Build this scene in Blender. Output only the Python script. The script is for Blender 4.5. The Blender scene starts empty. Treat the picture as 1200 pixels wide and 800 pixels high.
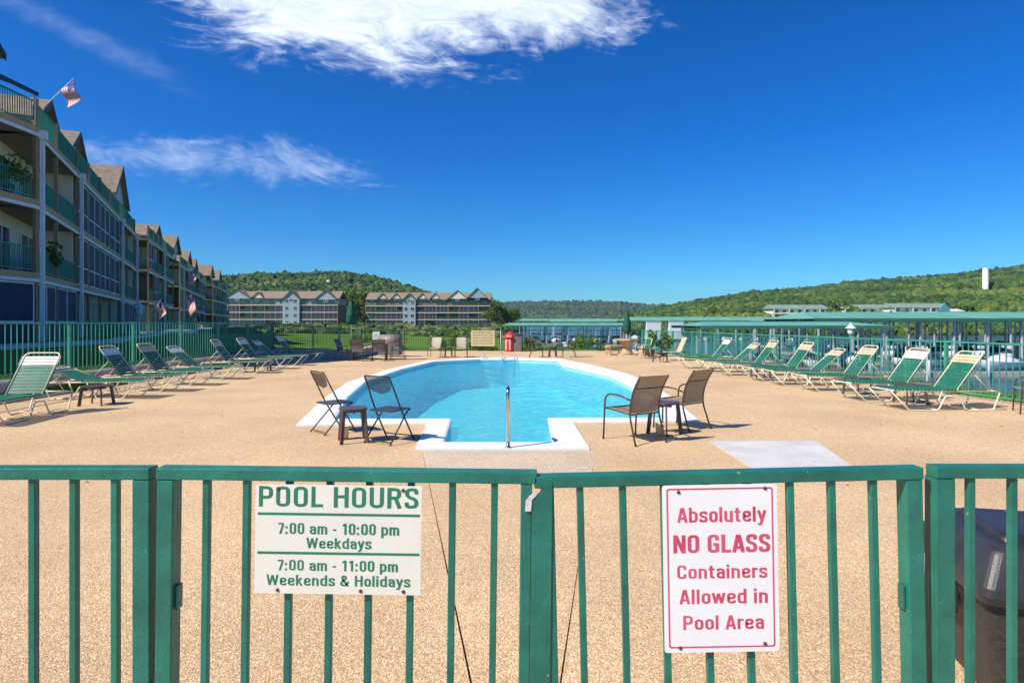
import bpy, bmesh, math, random
import numpy as np
from mathutils import Vector, Matrix
from mathutils.geometry import tessellate_polygon
R = math.radians
sc = bpy.context.scene
COL = sc.collection
random.seed(7); rng = np.random.default_rng(7)

# ------------------------------------------------------------------ camera
cam = bpy.data.cameras.new('camera'); camo = bpy.data.objects.new('camera', cam); COL.objects.link(camo)
camo.location = (0, 0, 1.6); camo.rotation_euler = (R(90), 0, 0)
cam.sensor_width = 36; cam.lens = 21.0; cam.shift_y = -22/1200
cam.clip_start = 0.05; cam.clip_end = 20000
sc.camera = camo
sc.view_settings.view_transform = 'Standard'; sc.view_settings.look = 'None'
sc.view_settings.exposure = 0.53; sc.view_settings.gamma = 1.0
sc.view_settings.use_curve_mapping = False
sc.cycles.max_bounces = 8; sc.cycles.transparent_max_bounces = 16

# ------------------------------------------------------------------ sun and sky
SUN_EL = R(45); SH = Vector((0.86, 0.51, 0)).normalized()       # SH: where shadows fall
sd = Vector((SH.x*math.cos(SUN_EL), SH.y*math.cos(SUN_EL), -math.sin(SUN_EL)))
sl = bpy.data.lights.new('sun', 'SUN'); sl.energy = 4.3; sl.angle = R(0.53); sl.color = (1, 0.94, 0.84)
so = bpy.data.objects.new('sun', sl); COL.objects.link(so); so.rotation_euler = sd.to_track_quat('-Z', 'Y').to_euler()
so.location = (-30, -20, 60)
w = bpy.data.worlds.new('World'); sc.world = w; w.use_nodes = True
nt = w.node_tree; nt.nodes.clear()
def N(t, **k):
    n = nt.nodes.new(t)
    for a, b in k.items(): setattr(n, a, b)
    return n
L = nt.links.new
def M_(op, a, b=None, c=None, clamp=False):
    n = N('ShaderNodeMath', operation=op); n.use_clamp = clamp
    for i, v in enumerate((a, b, c)):
        if v is None: continue
        if isinstance(v, (int, float)): n.inputs[i].default_value = v
        else: L(v, n.inputs[i])
    return n.outputs[0]
sky = N('ShaderNodeTexSky', sky_type='NISHITA'); sky.sun_disc = False
sky.sun_elevation = SUN_EL; sky.sun_rotation = math.atan2(-SH.x, -SH.y)
sky.altitude = 200; sky.air_density = 1.0; sky.dust_density = 0.25; sky.ozone_density = 2.5
tc = N('ShaderNodeTexCoord'); sep = N('ShaderNodeSeparateXYZ'); L(tc.outputs['Generated'], sep.inputs[0])
X, Y, Z = sep.outputs
# deeper, more saturated towards the zenith, as in the photograph's rendition
hsv = N('ShaderNodeHueSaturation'); hsv.inputs['Saturation'].default_value = 1.22; L(sky.outputs[0], hsv.inputs['Color'])
ramp = N('ShaderNodeValToRGB'); L(Z, ramp.inputs[0])
cr = ramp.color_ramp; cr.elements[0].position = 0.0; cr.elements[0].color = (0.28, 0.68, 0.96, 1)
cr.elements[1].position = 0.5; cr.elements[1].color = (0.01, 0.47, 0.93, 1)
e = cr.elements.new(0.14); e.color = (0.15, 0.58, 0.98, 1)
e = cr.elements.new(0.28); e.color = (0.05, 0.51, 0.99, 1)
mul = N('ShaderNodeMix', data_type='RGBA', blend_type='MULTIPLY'); mul.inputs[0].default_value = 1
L(hsv.outputs[0], mul.inputs[6]); L(ramp.outputs[0], mul.inputs[7])
# clouds: wisps laid out on the vault ahead (direction / forward axis)
ysafe = M_('MAXIMUM', Y, 0.15)
u = M_('DIVIDE', X, ysafe); v = M_('DIVIDE', Z, ysafe)
cmb = N('ShaderNodeCombineXYZ'); L(M_('MULTIPLY', u, 1.6), cmb.inputs[0]); L(M_('MULTIPLY_ADD', v, 4.2, M_('MULTIPLY', u, 0.5)), cmb.inputs[1]); 
def fbm(scale, detail, rough, dist, off=0.0):
    mp = N('ShaderNodeMapping'); L(cmb.outputs[0], mp.inputs[0]); mp.inputs['Location'].default_value = (off, off*0.7, 0)
    n = N('ShaderNodeTexNoise'); L(mp.outputs[0], n.inputs['Vector'])
    n.inputs['Scale'].default_value = scale; n.inputs['Detail'].default_value = detail
    n.inputs['Roughness'].default_value = rough; n.inputs['Distortion'].default_value = dist
    return n.outputs['Fac']
n1 = fbm(2.2, 12, 0.64, 1.5, 3.1); n2 = fbm(7.0, 8, 0.65, 2.6, 7.7)
nn = M_('ADD', M_('MULTIPLY', n1, 0.72), M_('MULTIPLY', n2, 0.28))
def ell(cu, cv, hu, hv, rot=0.0):
    du = M_('SUBTRACT', u, cu); dv = M_('SUBTRACT', v, cv)
    c, s = math.cos(rot), math.sin(rot)
    a = M_('ADD', M_('MULTIPLY', du, c/hu), M_('MULTIPLY', dv, s/hu)); b = M_('ADD', M_('MULTIPLY', du, -s/hv), M_('MULTIPLY', dv, c/hv))
    r2 = M_('ADD', M_('MULTIPLY', a, a), M_('MULTIPLY', b, b))
    return M_('SUBTRACT', 1.0, M_('SQRT', r2))
def cloud(mask, gain, k, thr, mx):
    t = M_('ADD', M_('MULTIPLY', mask, gain), M_('MULTIPLY', M_('SUBTRACT', nn, 0.5), k))
    t = M_('MULTIPLY', M_('SUBTRACT', t, thr), 0.8, clamp=True)
    t = M_('MULTIPLY', M_('MULTIPLY', t, t), M_('SUBTRACT', 3.0, M_('MULTIPLY', t, 2.0)))
    return M_('MULTIPLY', t, mx)
c1 = cloud(ell(-0.25, 0.60, 0.43, 0.20, -0.05), 2.5, 4.0, 0.0, 1.0)
c1b = cloud(ell(-0.02, 0.55, 0.30, 0.10, -0.02), 1.9, 3.8, 0.0, 0.9)
c2 = cloud(ell(-0.55, 0.275, 0.29, 0.045, -0.06), 0.9, 3.6, -0.1, 0.45)
c3 = cloud(ell(-0.74, 0.49, 0.30, 0.035, -0.45), 1.0, 2.4, 0.05, 0.16)
cm = M_('MAXIMUM', M_('MAXIMUM', c1, c1b), M_('MAXIMUM', c2, c3))
front = M_('MULTIPLY', M_('SUBTRACT', Y, 0.12), 6.0, clamp=True)
cm = M_('MULTIPLY', M_('MULTIPLY', cm, M_('MULTIPLY_ADD', M_('ADD', n2, n1), 0.75, 0.12)), front, clamp=True)
cmix = N('ShaderNodeMix', data_type='RGBA'); L(cm, cmix.inputs[0]); L(mul.outputs[2], cmix.inputs[6]); cmix.inputs[7].default_value = (7.0, 7.8, 9.0, 1)
bg = N('ShaderNodeBackground'); L(cmix.outputs[2], bg.inputs[0]); bg.inputs[1].default_value = 0.10
out = N('ShaderNodeOutputWorld'); L(bg.outputs[0], out.inputs[0])

# ------------------------------------------------------------------ materials
MATS = {}
def mat(name, col, rough=0.6, var=0.12, vs=6.0, bump=0.0, bs=60.0, metal=0.0, col2=None, vdet=4, chips=None, spec=0.5, trans=0.0, stretch=None, world=False, rnd=0.0):
    if name in MATS: return MATS[name]
    m = bpy.data.materials.new(name); m.use_nodes = True; t = m.node_tree; ns = t.nodes; lk = t.links.new
    b = ns['Principled BSDF']; b.inputs['Roughness'].default_value = rough; b.inputs['Metallic'].default_value = metal
    b.inputs['Specular IOR Level'].default_value = spec
    if world:
        g = ns.new('ShaderNodeNewGeometry'); vec = g.outputs['Position']
    else:
        tcn = ns.new('ShaderNodeTexCoord'); oi = ns.new('ShaderNodeObjectInfo')
        ad = ns.new('ShaderNodeVectorMath'); ad.operation = 'MULTIPLY_ADD'
        cb = ns.new('ShaderNodeCombineXYZ')
        for i in range(3): lk(oi.outputs['Random'], cb.inputs[i])
        lk(cb.outputs[0], ad.inputs[0]); ad.inputs[1].default_value = (17, 31, 23); lk(tcn.outputs['Object'], ad.inputs[2]); vec = ad.outputs[0]
    if stretch:
        mp = ns.new('ShaderNodeMapping'); lk(vec, mp.inputs[0]); mp.inputs['Scale'].default_value = stretch; vec = mp.outputs[0]
    no = ns.new('ShaderNodeTexNoise'); lk(vec, no.inputs['Vector']); no.inputs['Scale'].default_value = vs; no.inputs['Detail'].default_value = vdet
    no.inputs['Roughness'].default_value = 0.65
    c2 = col2 or tuple(c*(1+var) for c in col); c1_ = tuple(c*(1-var) for c in col)
    rp = ns.new('ShaderNodeValToRGB'); lk(no.outputs['Fac'], rp.inputs[0])
    rp.color_ramp.elements[0].position = 0.32; rp.color_ramp.elements[0].color = (*c1_, 1)
    rp.color_ramp.elements[1].position = 0.68; rp.color_ramp.elements[1].color = (*c2, 1)
    colout = rp.outputs[0]
    if rnd:
        oi2 = ns.new('ShaderNodeObjectInfo'); mr = ns.new('ShaderNodeMapRange'); lk(oi2.outputs['Random'], mr.inputs[0])
        mr.inputs[3].default_value = 1-rnd; mr.inputs[4].default_value = 1+rnd
        vm = ns.new('ShaderNodeVectorMath'); vm.operation = 'SCALE'; lk(colout, vm.inputs[0]); lk(mr.outputs[0], vm.inputs['Scale']); colout = vm.outputs[0]
    if chips:
        n3 = ns.new('ShaderNodeTexNoise'); lk(vec, n3.inputs['Vector']); n3.inputs['Scale'].default_value = chips[0]; n3.inputs['Detail'].default_value = 6
        n3.inputs['Roughness'].default_value = 0.8
        mr3 = ns.new('ShaderNodeMapRange'); lk(n3.outputs['Fac'], mr3.inputs[0]); mr3.inputs[1].default_value = chips[1]; mr3.inputs[2].default_value = chips[1]+0.012
        mx = ns.new('ShaderNodeMix'); mx.data_type = 'RGBA'; lk(mr3.outputs[0], mx.inputs[0]); lk(colout, mx.inputs[6]); mx.inputs[7].default_value = (*chips[2], 1); colout = mx.outputs[2]
    lk(colout, b.inputs['Base Color'])
    if bump:
        n2_ = ns.new('ShaderNodeTexNoise'); lk(vec, n2_.inputs['Vector']); n2_.inputs['Scale'].default_value = bs; n2_.inputs['Detail'].default_value = 5
        bp = ns.new('ShaderNodeBump'); bp.inputs['Strength'].default_value = bump; bp.inputs['Distance'].default_value = 0.02
        lk(n2_.outputs['Fac'], bp.inputs['Height']); lk(bp.outputs[0], b.inputs['Normal'])
    if trans:
        tr = ns.new('ShaderNodeBsdfTransparent'); ms = ns.new('ShaderNodeMixShader'); ms.inputs[0].default_value = trans
        lk(b.outputs[0], ms.inputs[1]); lk(tr.outputs[0], ms.inputs[2]); lk(ms.outputs[0], ns['Material Output'].inputs[0])
    MATS[name] = m; return m

GREEN = mat('green_fence_paint', (0.013, 0.160, 0.112), 0.42, 0.22, 9, 0.12, 90, chips=(48, 0.672, (0.55, 0.62, 0.58)), rnd=0.08)
GREENF = mat('green_fence_paint_pale', (0.05, 0.30, 0.20), 0.5, 0.2, 3, 0, rnd=0.08)  # fence green lightened to the tone of pickets standing in sun
SHADEF = mat('shaded_fence_green', (0.012, 0.06, 0.045), 0.45, 0.2, 4)  # shaded copy of the same fence green, the shade put into its colour
LFRAME = mat('ivory_tube', (0.74, 0.66, 0.50), 0.35, 0.12, 14)
STRAPG = mat('green_vinyl_strap', (0.006, 0.14, 0.08), 0.6, 0.2, 10, rnd=0.12)
STRAPT = mat('tan_vinyl_strap', (0.66, 0.50, 0.30), 0.6, 0.12, 10, rnd=0.08)
STRAPW = mat('white_vinyl_strap', (0.78, 0.76, 0.70), 0.6, 0.08, 10, rnd=0.06)
BRONZE = mat('bronze_tube', (0.10, 0.066, 0.042), 0.38, 0.2, 18, metal=0.3)
SLING = mat('taupe_sling_mesh', (0.34, 0.26, 0.155), 0.7, 0.12, 30, 0.2, 400, trans=0.2)
SLINGB = mat('sand_sling_mesh', (0.50, 0.43, 0.29), 0.7, 0.1, 30)
DARKP = mat('dark_folding_plastic', (0.030, 0.026, 0.026), 0.4, 0.2, 14)
BROWNP = mat('brown_folding_plastic', (0.075, 0.05, 0.034), 0.4, 0.2, 14)
TABLEP = mat('brown_table_resin', (0.085, 0.052, 0.042), 0.4, 0.2, 12)
STEEL = mat('polished_steel', (0.62, 0.62, 0.62), 0.16, 0.06, 20, metal=1.0)
CONC = mat('pale_concrete', (0.60, 0.57, 0.53), 0.85, 0.12, 3, 0.25, 60)
WALLC = mat('retaining_wall_concrete', (0.40, 0.37, 0.33), 0.9, 0.18, 3, 0.4, 30)
COPE = mat('white_pool_coping', (0.80, 0.78, 0.74), 0.6, 0.07, 5, 0.18, 120, chips=(7, 0.72, (0.62, 0.58, 0.5)))
PLAST = mat('pool_plaster', (0.32, 0.88, 0.95), 0.7, 0.05, 2, 0.2, 20)
TILE = mat('pool_wall_paint', (0.36, 0.70, 0.82), 0.45, 0.08, 5)
SIGNW = mat('cream_sign_sheet', (0.80, 0.78, 0.68), 0.38, 0.04, 7, chips=(11, 0.76, (0.55, 0.48, 0.36)))
SIGNW2 = mat('white_sign_sheet', (0.84, 0.83, 0.82), 0.34, 0.03, 7, chips=(12, 0.78, (0.55, 0.5, 0.45)))
INKG = mat('green_ink', (0.018, 0.20, 0.10), 0.5, 0.08, 20)
INKR = mat('red_ink_faded', (0.60, 0.05, 0.12), 0.5, 0.1, 16, col2=(0.70, 0.11, 0.19))
RUST = mat('rusty_screw', (0.16, 0.07, 0.035), 0.6, 0.3, 80, metal=0.5)
WHITEW = mat('worn_bare_metal', (0.62, 0.60, 0.60), 0.5, 0.3, 60)
BINB = mat('black_bin_plastic', (0.030, 0.029, 0.032), 0.42, 0.35, 5, 0.12, 160)
BINL = mat('dark_bin_body', (0.040, 0.037, 0.034), 0.55, 0.35, 40, 0.3, 200)
SIDING = mat('cream_lap_siding', (0.74, 0.67, 0.53), 0.7, 0.1, 2)
SIDGF = mat('grey_blue_siding', (0.33, 0.38, 0.43), 0.7, 0.08, 2)
SIDF = mat('dark_brown_siding', (0.20, 0.13, 0.09), 0.8, 0.2, 2)  # far siding darkened so the balcony bays read dark
SIDINGB = mat('pale_blue_siding', (0.50, 0.56, 0.60), 0.7, 0.08, 2)
WOOD = mat('weathered_cedar', (0.34, 0.21, 0.115), 0.75, 0.3, 3, stretch=(8, 8, 1.2))
WOODL = mat('cedar_light', (0.52, 0.32, 0.15), 0.75, 0.25, 3, stretch=(8, 8, 1.2))
TRIM = mat('grey_white_trim', (0.74, 0.75, 0.74), 0.6, 0.1, 3)
WTRIM = mat('white_window_trim', (0.74, 0.74, 0.72), 0.5, 0.05, 3)
SHINGLE = mat('brown_shingle', (0.25, 0.185, 0.125), 0.9, 0.3, 2.2, 0.3, 12)
SHINGLED = mat('dark_green_fascia', (0.018, 0.045, 0.045), 0.6, 0.2, 4)
CEIL = mat('balcony_underside_boards', (0.30, 0.25, 0.18), 0.8, 0.2, 3, stretch=(1, 9, 1))
GLASS = mat('dark_window_glass', (0.02, 0.03, 0.04), 0.06, 0.3, 0.6, spec=0.9)
SCREEN = mat('insect_screen_cloth', (0.022, 0.045, 0.085), 0.65, 0.2, 3, trans=0.25)
SCREENG = mat('green_privacy_screen', (0.010, 0.07, 0.06), 0.7, 0.2, 3, trans=0.25)
GRN_ROOF = mat('green_metal_roof', (0.15, 0.40, 0.26), 0.45, 0.18, 0.25, stretch=(3, 0.3, 1))
GRN_ROOFD = mat('green_roof_edge', (0.045, 0.16, 0.10), 0.5, 0.2, 0.5)
GALV = mat('galvanised_post', (0.46, 0.50, 0.54), 0.5, 0.15, 1.0)
DOCKW = mat('dock_deck_boards', (0.32, 0.30, 0.27), 0.8, 0.2, 1.0)
BOATW = mat('white_gelcoat', (0.80, 0.80, 0.78), 0.25, 0.04, 1)
BOATN = mat('navy_boat_cover', (0.02, 0.035, 0.11), 0.55, 0.25, 1)
BOATG = mat('green_boat_cover', (0.02, 0.11, 0.08), 0.6, 0.25, 1)
BOATBK = mat('black_boat_cover', (0.02, 0.02, 0.025), 0.5, 0.25, 1)
REDP = mat('red_bin_paint', (0.62, 0.03, 0.045), 0.35, 0.12, 3)
GREYB = mat('grey_bin_plastic', (0.16, 0.155, 0.16), 0.6, 0.2, 8)
STONE = mat('tan_stone', (0.50, 0.36, 0.21), 0.85, 0.3, 4, 0.5, 20)
UMB = mat('green_umbrella_cloth', (0.010, 0.095, 0.055), 0.8, 0.2, 5)
BARK = mat('tree_bark', (0.11, 0.08, 0.055), 0.9, 0.3, 6)
ROCK = mat('riprap_rock', (0.15, 0.145, 0.105), 0.9, 0.55, 1.2, 0.4, 6, rnd=0.0, world=True)
GRILLM = mat('dull_grey_cover', (0.15, 0.14, 0.14), 0.6, 0.2, 6)
CARP = mat('white_car_paint', (0.7, 0.7, 0.7), 0.3, 0.04, 2)
SKYRED = mat('red_dock_sign', (0.62, 0.06, 0.05), 0.5, 0.1, 3)
INKB = mat('brown_small_print', (0.22, 0.17, 0.09), 0.6, 0.1, 6)

def leafmat(name, cols, attr=False):
    m = bpy.data.materials.new(name); m.use_nodes = True; ns = m.node_tree.nodes; lk = m.node_tree.links.new
    b = ns['Principled BSDF']; b.inputs['Roughness'].default_value = 0.75; b.inputs['Specular IOR Level'].default_value = 0.25
    at = ns.new('ShaderNodeAttribute'); at.attribute_name = 'tint'
    rp = ns.new('ShaderNodeValToRGB'); lk(at.outputs['Fac'], rp.inputs[0])
    els = rp.color_ramp.elements
    els[0].color = (*cols[0], 1); els[1].color = (*cols[-1], 1)
    for i, c in enumerate(cols[1:-1]): els.new((i+1)/(len(cols)-1)).color = (*c, 1)
    g = ns.new('ShaderNodeNewGeometry'); no = ns.new('ShaderNodeTexNoise'); lk(g.outputs['Position'], no.inputs['Vector']); no.inputs['Scale'].default_value = 0.9; no.inputs['Detail'].default_value = 4
    mr = ns.new('ShaderNodeMapRange'); lk(no.outputs['Fac'], mr.inputs[0]); mr.inputs[1].default_value = .3; mr.inputs[2].default_value = .7; mr.inputs[3].default_value = 0.6; mr.inputs[4].default_value = 1.35
    vm = ns.new('ShaderNodeVectorMath'); vm.operation = 'SCALE'; lk(rp.outputs[0], vm.inputs[0]); lk(mr.outputs[0], vm.inputs['Scale'])
    lk(vm.outputs[0], b.inputs['Base Color'])
    MATS[name] = m; return m
LEAF = leafmat('leaves', [(0.030, 0.062, 0.010), (0.060, 0.115, 0.014), (0.125, 0.17, 0.018), (0.16, 0.19, 0.022)])
LEAFB = leafmat('bright_leaves', [(0.05, 0.10, 0.008), (0.10, 0.20, 0.012), (0.22, 0.32, 0.02)])
WOODS = leafmat('woods', [(0.018, 0.046, 0.014), (0.034, 0.078, 0.016), (0.060, 0.115, 0.020), (0.125, 0.155, 0.026)])
WOODSF = leafmat('far_woods', [(0.028, 0.055, 0.025), (0.042, 0.080, 0.030), (0.075, 0.11, 0.036)])

# pebble deck
def deck_mat(name, c_lo, c_mid, c_hi):
    m = bpy.data.materials.new(name); m.use_nodes = True; ns = m.node_tree.nodes; lk = m.node_tree.links.new
    b = ns['Principled BSDF']; b.inputs['Roughness'].default_value = 0.8; b.inputs['Specular IOR Level'].default_value = 0.3
    g = ns.new('ShaderNodeNewGeometry')
    vo = ns.new('ShaderNodeTexVoronoi'); lk(g.outputs['Position'], vo.inputs['Vector']); vo.inputs['Scale'].default_value = 140; vo.inputs['Randomness'].default_value = 1
    sx = ns.new('ShaderNodeSeparateColor'); lk(vo.outputs['Color'], sx.inputs[0])
    rp = ns.new('ShaderNodeValToRGB'); lk(sx.outputs[0], rp.inputs[0])
    els = rp.color_ramp.elements; els[0].color = (*c_lo, 1); els[1].color = (*c_hi, 1)
    els.new(0.3).color = (*[0.5*(a+b_) for a, b_ in zip(c_lo, c_mid)], 1); els.new(0.62).color = (*c_mid, 1)
    no = ns.new('ShaderNodeTexNoise'); lk(g.outputs['Position'], no.inputs['Vector']); no.inputs['Scale'].default_value = 0.55; no.inputs['Detail'].default_value = 7
    mr = ns.new('ShaderNodeMapRange'); lk(no.outputs['Fac'], mr.inputs[0]); mr.inputs[1].default_value = .3; mr.inputs[2].default_value = .7; mr.inputs[3].default_value = 0.84; mr.inputs[4].default_value = 1.1
    vm = ns.new('ShaderNodeVectorMath'); vm.operation = 'SCALE'; lk(rp.outputs[0], vm.inputs[0]); lk(mr.outputs[0], vm.inputs['Scale'])
    n6 = ns.new('ShaderNodeTexNoise'); lk(g.outputs['Position'], n6.inputs['Vector']); n6.inputs['Scale'].default_value = 16; n6.inputs['Detail'].default_value = 6; n6.inputs['Roughness'].default_value = .85
    m6 = ns.new('ShaderNodeMapRange'); lk(n6.outputs['Fac'], m6.inputs[0]); m6.inputs[1].default_value = .32; m6.inputs[2].default_value = .68; m6.inputs[3].default_value = .86; m6.inputs[4].default_value = 1.12
    v6 = ns.new('ShaderNodeVectorMath'); v6.operation = 'SCALE'; lk(vm.outputs[0], v6.inputs[0]); lk(m6.outputs[0], v6.inputs['Scale']); vm = v6
    n5 = ns.new('ShaderNodeTexNoise'); lk(g.outputs['Position'], n5.inputs['Vector']); n5.inputs['Scale'].default_value = 1.7; n5.inputs['Detail'].default_value = 9; n5.inputs['Roughness'].default_value = .72; n5.inputs['Distortion'].default_value = .8
    m5 = ns.new('ShaderNodeMapRange'); lk(n5.outputs['Fac'], m5.inputs[0]); m5.inputs[1].default_value = .54; m5.inputs[2].default_value = .72; m5.inputs[4].default_value = .17
    x5 = ns.new('ShaderNodeMix'); x5.data_type = 'RGBA'; lk(m5.outputs[0], x5.inputs[0]); lk(vm.outputs[0], x5.inputs[6]); x5.inputs[7].default_value = (0.70, 0.58, 0.42, 1)   # worn pale patches
    lk(x5.outputs[2], b.inputs['Base Color'])
    bp = ns.new('ShaderNodeBump'); bp.inputs['Strength'].default_value = 0.6; bp.inputs['Distance'].default_value = 0.006; bp.invert = True
    lk(vo.outputs['Distance'], bp.inputs['Height']); lk(bp.outputs[0], b.inputs['Normal'])
    return m
DECK = deck_mat('pebble_deck', (0.44, 0.265, 0.125), (0.71, 0.475, 0.25), (0.91, 0.70, 0.44))
DECKP = deck_mat('pebble_deck_pale', (0.42, 0.30, 0.19), (0.66, 0.50, 0.34), (0.88, 0.74, 0.56))

def grass_mat():
    m = bpy.data.materials.new('lawn_grass'); m.use_nodes = True; ns = m.node_tree.nodes; lk = m.node_tree.links.new
    b = ns['Principled BSDF']; b.inputs['Roughness'].default_value = 0.85; b.inputs['Specular IOR Level'].default_value = 0.2
    g = ns.new('ShaderNodeNewGeometry')
    a = ns.new('ShaderNodeTexNoise'); lk(g.outputs['Position'], a.inputs['Vector']); a.inputs['Scale'].default_value = 0.25; a.inputs['Detail'].default_value = 8; a.inputs['Roughness'].default_value = .7
    rp = ns.new('ShaderNodeValToRGB'); lk(a.outputs['Fac'], rp.inputs[0]); els = rp.color_ramp.elements
    els[0].position = .35; els[0].color = (0.055, 0.16, 0.012, 1); els[1].position = .68; els[1].color = (0.17, 0.27, 0.02, 1)
    lk(rp.outputs[0], b.inputs['Base Color'])
    n = ns.new('ShaderNodeTexNoise'); lk(g.outputs['Position'], n.inputs['Vector']); n.inputs['Scale'].default_value = 25; n.inputs['Detail'].default_value = 4
    bp = ns.new('ShaderNodeBump'); bp.inputs['Strength'].default_value = 0.8; bp.inputs['Distance'].default_value = .05; lk(n.outputs['Fac'], bp.inputs['Height']); lk(bp.outputs[0], b.inputs['Normal'])
    return m
GRASS = grass_mat()

def water_mat(name, body, tint, amt, bscale, bstr, rough=0.03, dist=0.05, refl=1.0):
    m = bpy.data.materials.new(name); m.use_nodes = True; t = m.node_tree; ns = t.nodes; lk = t.links.new; ns.clear()
    o = ns.new('ShaderNodeOutputMaterial'); g = ns.new('ShaderNodeNewGeometry')
    n = ns.new('ShaderNodeTexNoise'); lk(g.outputs['Position'], n.inputs['Vector']); n.inputs['Scale'].default_value = bscale; n.inputs['Detail'].default_value = 5; n.inputs['Distortion'].default_value = 1.2
    bp = ns.new('ShaderNodeBump'); bp.inputs['Strength'].default_value = bstr; bp.inputs['Distance'].default_value = dist; lk(n.outputs['Fac'], bp.inputs['Height'])
    tr = ns.new('ShaderNodeBsdfTransparent'); tr.inputs[0].default_value = (*tint, 1)
    df = ns.new('ShaderNodeBsdfDiffuse'); lk(bp.outputs[0], df.inputs['Normal'])
    rp = ns.new('ShaderNodeValToRGB'); lk(n.outputs['Fac'], rp.inputs[0]); rp.color_ramp.elements[0].position = .38; rp.color_ramp.elements[1].position = .64
    rp.color_ramp.elements[0].color = (*[c*0.6 for c in body], 1); rp.color_ramp.elements[1].color = (*[min(1, c*1.35+.02) for c in body], 1)  # light ripples painted into the body colour: brighter crests, darker troughs
    lk(rp.outputs[0], df.inputs[0])
    ms = ns.new('ShaderNodeMixShader'); ms.inputs[0].default_value = amt; lk(tr.outputs[0], ms.inputs[1]); lk(df.outputs[0], ms.inputs[2])
    gl = ns.new('ShaderNodeBsdfGlossy'); gl.inputs['Roughness'].default_value = rough; lk(bp.outputs[0], gl.inputs['Normal'])
    fr = ns.new('ShaderNodeFresnel'); fr.inputs[0].default_value = 1.33; lk(bp.outputs[0], fr.inputs['Normal'])
    m2 = ns.new('ShaderNodeMixShader'); mlt = ns.new('ShaderNodeMath'); mlt.operation = 'MULTIPLY'; mlt.inputs[1].default_value = refl; lk(fr.outputs[0], mlt.inputs[0]); lk(mlt.outputs[0], m2.inputs[0]); lk(ms.outputs[0], m2.inputs[1]); lk(gl.outputs[0], m2.inputs[2])
    lk(m2.outputs[0], o.inputs[0]); return m
POOLW = water_mat('pool_water', (0.07, 0.62, 0.70), (0.60, 0.97, 0.97), 0.30, 8.0, 0.9, dist=0.05, refl=0.42)
LAKEW = water_mat('lake_water', (0.02, 0.10, 0.11), (0.1, 0.1, 0.1), 1.0, 0.9, 0.5, rough=.12, dist=0.12)

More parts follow.
